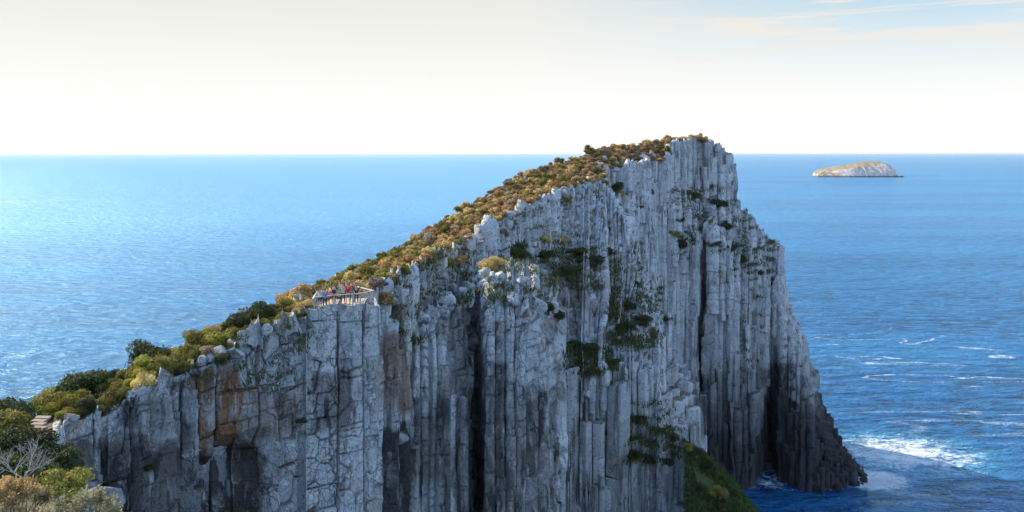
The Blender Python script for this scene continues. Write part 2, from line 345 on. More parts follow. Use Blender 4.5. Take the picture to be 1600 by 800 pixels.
def hfun(X, Y, jit=0.0, relief=True, ids=False):
    """height and cover (0 rock, 1 heath, 2 heath, 3 path, 4 grass) of the headland over plan points"""
    X = np.asarray(X, float); Y = np.asarray(Y, float)
    px = 800+F*X/Y; best = np.full(X.shape, -12.0); cov = np.zeros(X.shape, int); who = np.full(X.shape, -1)
    rel = (fbm(X/17, Y/17, 3)*1.0+fbm(X/6.5, Y/6.5, 9)*.55+fbm(X/40, Y/40, 5)*.8)*np.clip((Y-40)/85, .2, 3.0) if relief else 0
    pxw = px + (fbm(X/5, Y/5, 21)*3.0 if relief else 0)
    for li, L in enumerate(LAYERS):
        Yj = Y+(rel*L['noise']*1.15 if relief else 0)+jit
        inside = (pxw >= L['px'][0]) & (pxw <= L['px'][-1])
        Rn = L['py'].shape[1]
        pr = [np.interp(pxw, L['px'], L['py'][:, r]) for r in range(Rn)]
        dr = [np.interp(pxw, L['px'], L['d'][:, r]) for r in range(Rn)]
        z = np.full(X.shape, -99.0); c = np.zeros(X.shape, int)
        zt = H-(pr[0]-HY)*dr[0]/F
        m = Yj > dr[0]; z = np.where(m, zt-L['back']*(Yj-dr[0]), z)
        vtop = (L['veg'] > 0) & ((L['veg'] != 2) | (pxw < 1106)) & ((L['veg'] != 1) | (pxw < 942)) 
        c = np.where(m & vtop, L['veg'], c)
        for r in range(Rn-1):
            a, b = dr[r], dr[r+1]
            m = (Yj <= a) & (Yj > b)
            t = np.clip((a-Yj)/np.maximum(a-b, 1e-3), 0, 1)
            p = pr[r]+(pr[r+1]-pr[r])*t
            z = np.where(m, H-(p-HY)*np.where(m, Yj, 1)/F, z)
            if r == 0: 
                vv = (L['veg'] > 0) & ((L['veg'] != 2) | (pxw < 1046)) & ((L['veg'] != 1) | (pxw < 942))
                c = np.where(m & vv, L['veg'], c)
            if L['veg'] == 4: c = np.where(m, 4, c)
        z = np.where(inside, z, -99.0)
        # vertical fade of the base under the seabed
        up = z > best; best = np.where(up, z, best); cov = np.where(up, c, cov); who = np.where(up, li, who)
    return (best, cov, who) if ids else (best, cov)
# visibility of the surface from the photo's side
PXs = np.arange(-60, 1420, 4.0); Ds = np.arange(24, 330, .5)
GP, GD = np.meshgrid(PXs, Ds, indexing='ij')
GH, GC = hfun((GP-800)/F*GD, GD)
GPY = HY+(H-GH)*F/GD
RUN = np.minimum.accumulate(GPY, axis=1)
def vis(px, D, z, tol=14):
    i = np.clip(((np.asarray(px)+60)/4).round().astype(int), 0, len(PXs)-1)
    j = np.clip(((np.asarray(D)-24)/.5).round().astype(int)-5, 0, len(Ds)-1)
    py = HY+(H-np.asarray(z))*F/np.asarray(D)
    return py <= RUN[i, j]+tol
def hit(px, py, cover=None, dmin=0):
    i = int(round((px+60)/4)); i = max(0, min(i, len(PXs)-1))
    ok = (GPY[i] <= py) & (Ds > dmin)
    if cover is not None: ok &= np.isin(GC[i], cover)
    j = np.argmax(ok)
    if not ok.any(): return None
    D = Ds[j]; X = (px-800)/F*D
    return X, D, float(GH[i, j])
def pt(px, py, D): return Vector(((px-800)/F*D, D, H-(py-HY)*D/F))

# ------------------------------------------------------------ sea
def sea_material():
    t = NT('sea_water')
    P = t.coord()
    z0 = t.n('ShaderNodeSeparateXYZ', {0: P})
    dist = t.n('ShaderNodeVectorMath', {0: P}, operation='LENGTH').outputs['Value']
    rot = R(-14)
    s1 = t.noise(t.coord((.35, 1, 1), (0, 0, rot)), .045, 4, .6, .3)
    s2 = t.noise(t.coord((.45, 1, 1), (0, 0, R(12))), .16, 5, .62, .5)
    s3 = t.noise(t.coord((.6, 1, 1), (0, 0, rot)), .75, 3, .6)
    big = t.noise(t.coord((.12, 1, 1), (0, 0, R(-6))), .006, 4, .55, .4)
    hgt = t.math('ADD', t.math('MULTIPLY', s1, 2.4), t.math('ADD', t.math('MULTIPLY', s2, 1.9), t.math('MULTIPLY', s3, .35)))
    chop = t.math('ADD', t.math('MULTIPLY', s2, .6), t.math('ADD', t.math('MULTIPLY', s3, .25), t.math('MULTIPLY', s1, .3)))
    deep = t.mix(t.ramp(chop, .46, .62), (.001, .016, .075), (.008, .11, .31))  # light and dark of the ripples painted into the water colour
    deep = t.mix(t.math('MULTIPLY', t.ramp(big, .42, .6), .5), deep, (.02, .20, .45))
    far = t.math('MULTIPLY', t.ramp(dist, 250, 1500, smooth=False), t.ramp(t.math('ADD', z0.outputs[0], t.math('MULTIPLY', z0.outputs[1], -.25)), 150, -250, .50, 1.0)); deep = t.mix(t.math('MULTIPLY', far, .8), deep, (.19, .45, .70))  # distance haze and sunward sheen on the left painted into the water colour
    # --- foam
    def blob(cx, cy, rx, ry, soft=.5):
        m = t.n('ShaderNodeVectorMath', {0: t.n('ShaderNodeVectorMath', {0: P, 1: (cx, cy, 0)}, operation='SUBTRACT').outputs[0], 1: (1/rx, 1/ry, 0)}, operation='MULTIPLY').outputs[0]
        return t.ramp(t.n('ShaderNodeVectorMath', {0: m}, operation='LENGTH').outputs['Value'], 1-soft, 1.0, 1, 0)
    fn = t.noise(t.coord((.6, 1, 1), (0, 0, R(-8))), .22, 8, .72, 1.2)
    fine = t.noise(P, .9, 6, .7, .8)
    a1 = blob(150, 308, 46, 34, .85); a2 = blob(126, 283, 20, 14, .9)
    aer = t.math('MAXIMUM', a1, a2)
    deep = t.mix(t.math('MULTIPLY', t.math('MULTIPLY', aer, t.ramp(fn, .36, .6)), .8), deep, (.10, .50, .70))
    dens = t.ramp(t.math('ADD', t.math('ADD', t.math('MULTIPLY', fn, .8), t.math('MULTIPLY', fine, .4)), t.math('MULTIPLY', t.math('MAXIMUM', t.math('MULTIPLY', a1, .52), a2), .60)), .74, .94, 0, .85)
    edge = blob(98, 284, 40, 12, .5)
    dens = t.math('MAXIMUM', dens, t.math('MULTIPLY', edge, t.ramp(fn, .49, .60)))
    # drifting foam lines
    rib = t.noise(t.coord((.35, 1, 1), (0, 0, R(18))), .018, 3, .5, 1.6)
    line = t.ramp(t.math('ABSOLUTE', t.math('SUBTRACT', rib, .53)), .004, .016, 1, 0)
    area = t.math('MAXIMUM', blob(215, 430, 170, 130, .6), blob(-1450, 1750, 700, 560, .6))
    line = t.math('MULTIPLY', t.math('MULTIPLY', line, t.math('MULTIPLY', area, .75)), t.ramp(t.math('ADD', t.math('MULTIPLY', fn, .6), t.math('MULTIPLY', fine, .4)), .42, .56))
    caps = t.math('MULTIPLY', t.ramp(t.math('ADD', s2, t.math('MULTIPLY', fine, .16)), .79, .85), .7)
    foam = t.math('MINIMUM', t.math('MAXIMUM', dens, t.math('MAXIMUM', line, caps)), 1)
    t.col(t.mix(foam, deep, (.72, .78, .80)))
    t.L.new(t.ramp(foam, 0, 1, .16, .8), t.b.inputs['Roughness'])
    t.b.inputs['IOR'].default_value = 1.33
    t.b.inputs['Specular IOR Level'].default_value = .22
    nb = t.bump(hgt, 3.0, 1.0); t.L.new(nb, t.b.inputs['Normal']); t.b.inputs['Specular IOR Level'].default_value = 0
    gl = t.n('ShaderNodeBsdfGlossy', {'Color': (.52, .84, 1, 1), 'Roughness': .17, 'Normal': nb}).outputs[0]
    fr = t.n('ShaderNodeFresnel', {'IOR': 1.33, 'Normal': nb}).outputs[0]
    fac = t.math('MULTIPLY', t.math('MINIMUM', fr, .5), t.math('SUBTRACT', 1.0, foam))
    t.L.new(t.n('ShaderNodeMixShader', {0: fac, 1: t.b.outputs[0], 2: gl}).outputs[0], t.out.inputs[0])
    return t.m
SEA = sea_material()
def build_sea():
    ys = [-3000, -200, 0, 100, 200, 300, 450, 700, 1200, 2500, 5000, 12000, 30000, 90000]
    xs = [-90000, -20000, -4000, -1000, -300, 0, 300, 1000, 4000, 20000, 90000]
    v = [(x, y, 0) for y in ys for x in xs]; n = len(xs)
    f = [(j*n+i, j*n+i+1, (j+1)*n+i+1, (j+1)*n+i) for j in range(len(ys)-1) for i in range(n-1)]
    tag(mesh_obj('sea', v, f, SEA), kind='structure')
build_sea()

# ------------------------------------------------------------ base terrain sheet
def build_ground():
    st = 1.0
    xs = np.arange(-75, 150, st); ys = np.arange(22, 345, st)
    GX, GY = np.meshgrid(xs, ys, indexing='ij')
    Z, Cv = hfun(GX, GY)
    zmin = Z.copy()
    for k in range(2):
        p = np.pad(zmin, 1, mode='edge')
        zmin = np.minimum.reduce([p[1+a:p.shape[0]-1+a, 1+b:p.shape[1]-1+b] for a in (-1, 0, 1) for b in (-1, 0, 1)])
    soft = Cv > 0
    p = np.pad(soft, 1, mode='edge')
    allsoft = np.logical_and.reduce([p[1+a:p.shape[0]-1+a, 1+b:p.shape[1]-1+b] for a in (-1, 0, 1) for b in (-1, 0, 1)])
    Zs = np.where(allsoft, Z+fbm(GX/3, GY/3, 33)*np.where(Cv == 4, .9, .25), zmin-1.2)
    Zs = np.where((Cv == 3) & allsoft, Z, Zs)
    Zs = np.maximum(Zs, -8)
    nx, ny = len(xs), len(ys)
    verts = np.stack([GX, GY, Zs], -1).reshape(-1, 3)
    sets = {}
    for i in range(nx-1):
        for j in range(ny-1):
            q = Zs[i:i+2, j:j+2]
            if q.max() <= -7.9: continue
            s = allsoft[i:i+2, j:j+2].all()
            cv = Cv[i, j] if s else 0
            key = {0: 'r', 1: 'h', 2: 'h', 3: 's', 4: 'g'}[int(cv)]
            sets.setdefault(key, []).append((i*ny+j, (i+1)*ny+j, (i+1)*ny+j+1, i*ny+j+1))
    for key, fs in sets.items():
        used = sorted({k for f in fs for k in f}); mp = {k: n for n, k in enumerate(used)}
        o = mesh_obj({'r': 'cliff', 'h': 'ground', 's': 'path', 'g': 'grass_slope'}[key], [tuple(verts[k]) for k in used], [tuple(mp[k] for k in f) for f in fs],
                     {'r': ROCK, 'h': GROUND, 's': SAND, 'g': GRASS}[key], smooth=True)
        tag(o, kind='structure')
    return xs, ys, Z, zmin
BX, BY, BZ, BMIN = build_ground()
def zlow(X, Y, r):
    i0 = int(round(X-BX[0])); j0 = int(round(Y-BY[0])); k = int(math.ceil(r))
    return float(BZ[max(0, i0-k):i0+k+1, max(0, j0-k):j0+k+1].min())

# ------------------------------------------------------------ columns
def size_at(D): return 1.2*(D/65.0)**.40
SHEETS = (0, 2, 5, 6)
def scatter_sites():
    """variable radius Poisson sites where rock is visible"""
    cand = []
    n = 220000
    D = np.exp(rng.uniform(math.log(40), math.log(322), n)); px = rng.uniform(-20, 1362, n)
    # even density in plan
    X = (px-800)/F*D
    z, c, w = hfun(X, D, 0.0, ids=True)
    rock = (c == 0) & ~np.isin(w, SHEETS)
    # allow a rim into the soft cover
    z2, c2 = hfun(X, D-1.3, 0.0); rim = (c2 == 0) & (c > 0) & (c != 4) & (c != 3) & ~np.isin(w, SHEETS)
    ok = (z > -6) & (rock | rim) & (vis(px, D, z+2, 34))
    idx = np.nonzero(ok)[0]; rng.shuffle(idx)
    cell = 2.0; grid = {}; sites = []
    for k in idx:
        x, y = X[k], D[k]; r = size_at(y)*(.62+.62*rnd.random()**1.5)*(1.45 if px[k] > 870 and y < 149 else 1.0)
        gx, gy = int(x//cell), int(y//cell); q = int(math.ceil(r*1.6/cell)); bad = False
        for a in range(gx-q, gx+q+1):
            for b in range(gy-q, gy+q+1):
                for (sx, sy, sr) in grid.get((a, b), ()):
                    rr = (r+sr)*.5
                    if (sx-x)**2+(sy-y)**2 < rr*rr: bad = True; break
                if bad: break
            if bad: break
        if bad: continue
        grid.setdefault((gx, gy), []).append((x, y, r)); sites.append((x, y, r))
    return sites, grid, cell
SITES, SGRID, SCELL = scatter_sites()
print('sites', len(SITES))
def clip(poly, nx, ny, c):
    out = []; n = len(poly)
    for i in range(n):
        a = poly[i]; b = poly[(i+1) % n]
        da = a[0]*nx+a[1]*ny-c; db = b[0]*nx+b[1]*ny-c
        if da <= 0: out.append(a)
        if (da < 0 < db) or (db < 0 < da):
            t = da/(da-db); out.append((a[0]+(b[0]-a[0])*t, a[1]+(b[1]-a[1])*t))
    return out
def cell_poly(x, y, r):
    M = r*.95
    poly = [(M*math.cos(a*math.pi/4+.2), M*math.sin(a*math.pi/4+.2)) for a in range(8)]
    gx, gy = int(x//SCELL), int(y//SCELL); q = int(math.ceil(M*2.2/SCELL))
    for a in range(gx-q, gx+q+1):
        for b in range(gy-q, gy+q+1):
            for (sx, sy, sr) in SGRID.get((a, b), ()):
                dx, dy = sx-x, sy-y; d = math.hypot(dx, dy)
                if d < 1e-6 or d > M*2.2: continue
                w = .5*d+(r*r-sr*sr)*.12/d
                poly = clip(poly, dx/d, dy/d, w)
                if len(poly) < 3: return poly
    return poly
def round_poly(poly, near, ch):
    """cut each corner, then add a middle point on long sides"""
    out = []; n = len(poly)
    for i in range(n):
        p = poly[i-1]; c = poly[i]; q = poly[(i+1) % n]
        l1 = math.hypot(p[0]-c[0], p[1]-c[1]); l2 = math.hypot(q[0]-c[0], q[1]-c[1])
        if min(l1, l2) < .12: 
            out.append(c); continue
        t1 = min(.35, ch/l1); t2 = min(.35, ch/l2)
        out.append((c[0]+(p[0]-c[0])*t1, c[1]+(p[1]-c[1])*t1)); out.append((c[0]+(q[0]-c[0])*t2, c[1]+(q[1]-c[1])*t2))
        if near and l2 > .8: out.append(((c[0]+q[0])/2, (c[1]+q[1])/2))
    return out
# zones of iron and dark stain, with shade of slots and lower walls painted in: (px0, px1, py0, py1, iron, dark)
STAIN_SHADE = [(298, 384, 570, 735, .95, .0), (300, 430, 690, 900, .35, .85), (380, 480, 600, 690, .35, .2), (590, 650, 520, 655, .75, .1), (592, 640, 650, 900, .3, .95),
         (100, 135, 640, 700, .5, 0), (250, 300, 640, 900, .2, .5), (165, 250, 720, 900, .1, .35), (704, 757, 600, 900, .2, .6), (703, 712, 615, 740, .9, 0), (757, 860, 600, 900, .25, .5),  # narrow warm zones paint the sunlit left edges of block and pillar
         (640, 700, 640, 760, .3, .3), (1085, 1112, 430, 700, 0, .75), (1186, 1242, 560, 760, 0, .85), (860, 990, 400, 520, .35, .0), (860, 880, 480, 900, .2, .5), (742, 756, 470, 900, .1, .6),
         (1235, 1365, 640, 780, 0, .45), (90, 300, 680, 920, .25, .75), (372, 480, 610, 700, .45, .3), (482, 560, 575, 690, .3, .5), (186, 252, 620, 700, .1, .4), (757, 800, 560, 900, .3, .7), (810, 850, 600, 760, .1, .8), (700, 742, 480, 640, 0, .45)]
def stain_shade(px, py):
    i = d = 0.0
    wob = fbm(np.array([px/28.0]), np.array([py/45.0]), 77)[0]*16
    for a, b, c, e, fi, fd in STAIN_SHADE:
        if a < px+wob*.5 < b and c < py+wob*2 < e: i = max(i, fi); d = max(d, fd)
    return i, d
def build_columns():
    groups = {}
    for (x, y, r) in SITES:
        px = 800+F*x/y
        near = y < 82
        if px > 1084 and y < 152: continue
        jit = rnd.gauss(.05, .45)*r if (px > 860 and 133 < y < 186) else rnd.gauss(-.28, .42)*r
        pil = 476 < px < 596 and y < 82
        if pil: jit = 0
        z, c = hfun(np.array([x]), np.array([y]), jit); zt = float(z[0]); c = int(c[0])
        if zt < -5: continue
        if c == 3: continue
        if c > 0: zt += rnd.uniform(-.5, .5)
        else: zt += rnd.uniform(-.35, .35)*r*(.25 if pil else 1)
        poly = cell_poly(x, y, r)
        if len(poly) < 3: continue
        A = .5*sum(poly[i][0]*poly[(i+1) % len(poly)][1]-poly[(i+1) % len(poly)][0]*poly[i][1] for i in range(len(poly)))
        if A < .25*r*r*.5: continue
        gap = .048*r if not near else .018*r
        poly = round_poly(poly, y < 150, .06*r)
        n = len(poly); P = np.array(poly)
        cen = P.mean(0); rad = np.linalg.norm(P-cen, axis=1, keepdims=True)
        P = cen+(P-cen)*(1-gap/np.maximum(rad, .2))
        zl = zlow(x, y, r*1.7)-2.5
        zl = max(zl, H-(880-HY)*y/F, -6); zl = min(zl, zt-2)
        key = 0 if y < 66.5 and px < 478 else 1 if y < 84 and px < 600 else 2 if y < 122 and px < 890 else 3 if px < 1104 and y < 230 else 4
        V, Fc, T, S = groups.setdefault(key, ([], [], [], []))
        tilt = (rnd.gauss(0, .012), rnd.gauss(0, .012))
        zc = zt; first = True
        colb = rnd.random()
        while zc > zl:
            if near: hb = rnd.uniform(.7, 3.4)*r*.8
            elif px > 870 and y < 149: hb = rnd.uniform(2.5, 9)*r
            else: hb = (rnd.uniform(.4, 1.6) if (first or rnd.random() < .2) else rnd.uniform(1.8, 9))*r
            zb = zc-hb
            if zb < zl+1: zb = min(zb, zl-.5)
            off = np.array([rnd.gauss(0, .022), rnd.gauss(0, .022)])*r*(.4 if pil else 1); sc = rnd.uniform(.93, 1.0) if not pil else rnd.uniform(.98, 1.0)
            bev = min(.07*r, hb*.25)
            dome = rnd.uniform(.8, .97) if first else rnd.uniform(.95, .985)
            dz = rnd.uniform(.05, .3)*r if first else bev*.5
            lv = [(zb, rnd.uniform(.95, .985)), (zb+bev*.5, 1.0)]
            if near or y < 125:
                m = max(1, int((hb-2*bev)/(1.3 if near else 3.0)))
                for q in range(1, m): lv.append((zb+bev*.5+(hb-bev*.5-dz)*q/m, 1.0))
            lv.append((zc-dz, .995)); lv.append((zc-dz*.35, (1+dome)/2)); lv.append((zc, dome*.82 if first else dome*.95))
            b0 = len(V); amp = .085*r
            tl = (rnd.gauss(0, .3), rnd.gauss(0, .3)) if first else (0, 0)
            sh = rnd.uniform(0, 99)
            for k, (zz, s_) in enumerate(lv):
                ring = cen+(P-cen)*s_*sc+off
                for (u, v) in ring:
                    wx = u+x+tilt[0]*(zz-zt); wy = v+y+tilt[1]*(zz-zt)
                    nv = mnoise.noise_vector((wx*.8/r*1.6+sh, wy*.8/r*1.6, zz*.7/r*1.6))
                    zq = zz+nv.z*amp*1.2
                    if k >= len(lv)-3: zq += (u*tl[0]+v*tl[1])
                    V.append((wx+nv.x*amp, wy+nv.y*amp, zq))
            K = len(lv)
            for k in range(K-1):
                a = b0+k*n; b = a+n
                for i in range(n):
                    j = (i+1) % n; Fc.append((a+i, a+j, b+j, b+i))
            Fc.append(tuple(b0+(K-1)*n+i for i in range(n)))
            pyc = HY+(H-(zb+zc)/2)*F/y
            fi, fd = stain_shade(px, pyc)
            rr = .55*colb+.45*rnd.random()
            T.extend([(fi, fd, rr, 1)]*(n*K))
            zc = zb-.02*r; first = False
            if len(V) > 3000000: break
        # hidden shaft down to the sea floor
        if zc > -4:
            b0 = len(V)
            for zz in (-6, zc):
                for (u, v) in P: V.append((u*.97+x, v*.97+y, zz))
            for i in range(n):
                j = (i+1) % n; Fc.append((b0+i, b0+j, b0+n+j, b0+n+i))
            T.extend([(0, .2, .5, 1)]*(2*n))
    for key, (V, Fc, T, S) in sorted(groups.items()):
        o = mesh_obj('cliff', V, Fc, ROCK)
        at = o.data.color_attributes.new('tint', 'FLOAT_COLOR', 'POINT')
        at.data.foreach_set('color', np.array(T, dtype=np.float32).ravel())
        o.data.polygons.foreach_set('use_smooth', [len(p.vertices) == 4 for p in o.data.polygons])
        try: o.data.set_sharp_from_angle(angle=R(32))
        except Exception as e: print(e)
        tag(o, kind='structure'); print('cliff', key, len(V))
build_columns()
# ------------------------------------------------------------ massive fractured walls (saddle, lookout pillar, front spur)
def vor(x, y, s):
    ix = np.floor(x).astype(int); iy = np.floor(y).astype(int)
    f1 = np.full(x.shape, 9.0); f2 = np.full(x.shape, 9.0); rid = np.zeros(x.shape); rid2 = np.zeros(x.shape)
    for a in (-1, 0, 1):
        for b in (-1, 0, 1):
            cx = ix+a; cyy = iy+b
            dx = cx+.15+.7*_hash(cx, cyy, s)-x; dy = cyy+.15+.7*_hash(cx, cyy, s+7)-y
            d = np.maximum(np.abs(dx), np.abs(dy))*.55+np.hypot(dx, dy)*.45
            h = _hash(cx, cyy, s+13); h2 = _hash(cx, cyy, s+29)
            n = d < f1
            f2 = np.where(n, f1, np.minimum(f2, d)); rid = np.where(n, h, rid); rid2 = np.where(n, h2, rid2); f1 = np.where(n, d, f1)
    return f2-f1, rid, rid2
def brick(u, v, wu, hv, s):
    """columnar jointing: long upright joints, each column cut by its own cross joints"""
    def bound(i): return (i+.62*(_hash(i, i*0+3, s)-.5))*wu
    i = np.floor(u/wu).astype(int); i = np.where(u < bound(i), i-1, i); i = np.where(u >= bound(i+1), i+1, i)
    b0, b1 = bound(i), bound(i+1); eu = np.minimum(u-b0, b1-u); t = (u-b0)/np.maximum(b1-b0, .05)
    rc = _hash(i, i*0+11, s); rc2 = _hash(i, i*0+19, s); v = v+rc*hv*9.3+.25*(t-.5)*(rc2-.5)*wu
    def vb(i, j, H_, q): return (j+.7*(_hash(i, j, s+q)-.5))*H_
    def cut(H_, q):
        j = np.floor(v/H_).astype(int); j = np.where(v < vb(i, j, H_, q), j-1, j); j = np.where(v >= vb(i, j+1, H_, q), j+1, j)
        return j, np.minimum(v-vb(i, j, H_, q), vb(i, j+1, H_, q)-v)
    j, ev = cut(hv, 31); k, ek = cut(hv*4.3, 47)
    return eu, ev, t, rc, rc2, _hash(i*7+5, j, s+5), _hash(i*3+1, k, s+6), _hash(i*5+2, j, s+8)
def e0(u, v, s): return np.round(fbm(u*.35, v*.06, s+70, 2)*2)
def blur(A, k):
    for _ in range(k):
        p = np.pad(A, ((1, 1), (1, 1), (0, 0)), mode='edge')
        A = (p[:-2, 1:-1]+p[2:, 1:-1]+p[1:-1, :-2]+p[1:-1, 2:]+4*p[1:-1, 1:-1])/8
    return A
def sheet(L, pa, pb, step, rows, seed, w1, w2, a1, a2, lip=3.0, smooth_zones=(), cuts=(), skirt=9.0, as1=4.2, as2=1.45, relief=False, deep=1.0, blk=1.0, facet=.2, big=.0):
    pxs = np.arange(pa, pb+.01, step); P = np.zeros((len(pxs), rows, 3)); PYv = np.zeros((len(pxs), rows))
    for i, p in enumerate(pxs):
        pr = np.array([np.interp(p, L['px'], L['py'][:, r]) for r in range(L['py'].shape[1])]); dr = np.array([np.interp(p, L['px'], L['d'][:, r]) for r in range(L['py'].shape[1])])
        t = min(1, lip/max(.1, dr[0]-dr[1])); pr[0] = pr[1]+(pr[0]-pr[1])*t; dr[0] = dr[1]+(dr[0]-dr[1])*t
        # foot of the sheet just under the frame
        pl = 845
        if pr[-1] > pl:
            q = np.searchsorted(pr, pl); tt = (pl-pr[q-1])/(pr[q]-pr[q-1]); dq = dr[q-1]+(dr[q]-dr[q-1])*tt; pr = np.append(pr[:q], pl); dr = np.append(dr[:q], dq)
        if relief: X = (p-800)/F*dr; dr = dr-1.15*(fbm(X/17, dr/17, 3)+fbm(X/6.5, dr/6.5, 9)*.55+fbm(X/40, dr/40, 5)*.8)*np.clip((dr-40)/85, .2, 3.0)*np.clip((pr-pr[1])/25, 0, 1)
        X = (p-800)/F*dr; Z = H-(pr-HY)*dr/F; s = np.concatenate([[0], np.cumsum(np.sqrt(np.diff(X)**2+np.diff(dr)**2+np.diff(Z)**2))])
        ss = np.linspace(0, s[-1], rows)
        P[i, :, 0] = np.interp(ss, s, X); P[i, :, 1] = np.interp(ss, s, dr); P[i, :, 2] = np.interp(ss, s, Z)
        PYv[i] = HY+(H-P[i, :, 2])*F/P[i, :, 1]
    S = blur(P, 14)
    gu = np.gradient(S, axis=0); gv = np.gradient(S, axis=1); Nn = np.cross(gv, gu); Nn /= np.maximum(np.linalg.norm(Nn, axis=2, keepdims=True), 1e-6)
    Nn = np.where(Nn[..., 1:2] > 0, -Nn, Nn)
    Pb = blur(P, 2)
    mid = Pb[:, rows//3]; u = np.concatenate([[0], np.cumsum(np.minimum(np.hypot(*(np.diff(mid[:, :2], axis=0).T)), .35*(P[0, rows//3, 1]/70)))])[:, None]+np.zeros((1, rows))
    v = -Pb[..., 2]+.06*Pb[..., 1]
    wx = fbm(u*.22, v*.16, seed, 3)*.8; wy = fbm(u*.2+9, v*.2, seed+3, 3)*1.1
    sc = P[0, rows//3, 1]/F*1.1
    eu, ev, tt_, rc, rc2, rb, rs, rb2 = brick(u+wx*.30, v+wy*.35, w1, w1*as1*.5, seed+1)
    wb = 3.3*w1; fu, fv, ft, fc, fc2, fb, fs, _f = brick(u+wx*1.1+e0(u, v, seed)*.8, v+wy*1.3+rc*2.2*w1, wb, wb*2.6, seed+61)
    r1 = rs; q1 = rc2; grv = lambda e, w: -np.exp(-(e/w)**2)
    e2, r2, q2 = vor((u+wx*.6)/w2+.3*rb, (v+wy)/(w2*as2)+3*rb, seed+2)
    e3, r3, q3 = vor((u+wx*.6)/(w2*.42)+5*r2, (v+wy*.6)/(w2*.3*(1+as2*.5)), seed+5)
    busy = np.clip(.5+1.3*fbm(u*.11, v*.11, seed+8, 2), .1, 1); PXv = pxs[:, None]+np.zeros((1, rows))
    for (a, b, c, d, m) in smooth_zones:
        k = ((PXv+wx*6 > a) & (PXv+wx*6 < b) & (PYv+wy*10 > c) & (PYv+wy*10 < d)); busy = np.where(k, m, busy)
    def prof(e, w): return np.clip(e/w, 0, 1)**.6-1
    def tent(t, p): return np.where(t < p, t/np.maximum(p, .05), (1-t)/np.maximum(1-p, .05))
    d = a1*((rs-.5)*1.4+(rc-.5)*.8)+.22*a1*(rb-.5)+big*((fb-.5)*2+(fc-.5))+.25*big*np.clip(1-fu/(.12*wb), 0, 1)*-1
    d = d+facet*w1*(np.clip(tent(tt_, .2+.6*rc2)*1.25, 0, 1)-.6)+facet*w1*.35*(rb2-.5)*(tt_-.5)*2
    d = d+.38*deep*grv(eu, max(.07, sc*1.1))+.20*deep*grv(ev, max(.05, sc*.9))
    d = d+blk*busy*(a2*(r2-.5)*1.5+a2*.55*prof(e2, .10)+a2*1.0*((q2-.5)*np.sin(u/w2*2.2+r2*9)))
    d = d+blk*busy*np.clip((q2-.4)*3, 0, 1)*(.20*(r3-.5)+.10*prof(e3, .14))
    d = d+fbm(u*.9, v*.9, seed+11, 5)*.11+fbm(u*4, v*3.4, seed+15, 3)*.04
    for (a, b, c, e, m) in cuts:
        wd = min(18, (b-a)*.35); k = np.clip(np.minimum((PXv+wx*(18 if b-a > 40 else 3)-a)/wd, (b-PXv-wx*(18 if b-a > 40 else 3))/wd), 0, 1)*np.clip((PYv+wy*22+(r1-.5)*50-c)/30, 0, 1); d = d-m*k
    fade = np.clip(np.minimum(np.arange(len(pxs)), len(pxs)-1-np.arange(len(pxs)))/5.0, 0, 1)[:, None]
    Q = Pb+Nn*(d*(.3+.7*fade))[..., None]
    # front skirt to the sea bed, side and back skirts into the hill
    low = Q[:, -1:].copy(); low[..., 2] = -6
    topb = Q[:, :1].copy(); topb[..., 2] -= 3; topb[..., 1] += 1
    Q = np.concatenate([topb, Q, low], 1); PXq = np.concatenate([PXv[:, :1], PXv, PXv[:, :1]], 1); PYq = np.concatenate([PYv[:, :1], PYv, PYv[:, -1:]], 1)
    for side in (0, -1):
        sk = Q[side][None].copy(); sk[..., 1] += skirt; sk[..., 0] += (sk[..., 0]/sk[..., 1])*skirt+(.25 if side == 0 else -.25)*skirt*.4
        Q = np.concatenate([sk, Q] if side == 0 else [Q, sk], 0)
        PXq = np.concatenate([PXq[:1], PXq] if side == 0 else [PXq, PXq[-1:]], 0); PYq = np.concatenate([PYq[:1], PYq] if side == 0 else [PYq, PYq[-1:]], 0)
    nu, nv = Q.shape[:2]
    ids = np.arange(nu*nv).reshape(nu, nv)
    f = np.stack([ids[:-1, :-1], ids[:-1, 1:], ids[1:, 1:], ids[1:, :-1]], -1).reshape(-1, 4)
    o = mesh_obj('cliff', [tuple(c) for c in Q.reshape(-1, 3)], [tuple(int(k) for k in c) for c in f], ROCK, smooth=True)
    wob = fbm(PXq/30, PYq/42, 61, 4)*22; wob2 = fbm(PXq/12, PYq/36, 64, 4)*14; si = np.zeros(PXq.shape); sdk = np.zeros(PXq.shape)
    for a, b, c, e, fi, fd in STAIN_SHADE:
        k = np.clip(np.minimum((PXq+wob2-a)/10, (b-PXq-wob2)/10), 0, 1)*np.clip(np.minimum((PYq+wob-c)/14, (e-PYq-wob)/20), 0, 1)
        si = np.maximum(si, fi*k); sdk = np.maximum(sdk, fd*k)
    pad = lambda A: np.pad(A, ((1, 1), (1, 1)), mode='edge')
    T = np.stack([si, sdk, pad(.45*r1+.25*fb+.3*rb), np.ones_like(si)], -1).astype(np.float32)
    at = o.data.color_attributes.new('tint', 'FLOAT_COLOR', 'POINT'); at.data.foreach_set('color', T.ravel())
    o.data.set_sharp_from_angle(angle=R(38))
    tag(o, kind='structure')
sheet(LAYERS[0], 82, 480, 1.0, 330, 5, 2.3, 1.3, .55, .42, lip=2.6, as1=2.4, blk=1.25, facet=.13, big=.35, smooth_zones=((298, 372, 560, 760, .08), (372, 440, 610, 760, .3), (370, 480, 500, 610, 1.0), (170, 290, 590, 690, .45)),
      cuts=((312, 440, 690, 1500, 2.0), (286, 300, 585, 990, .8), (474, 482, 480, 990, .8), (236, 250, 600, 990, .9), (160, 168, 650, 990, .7)))
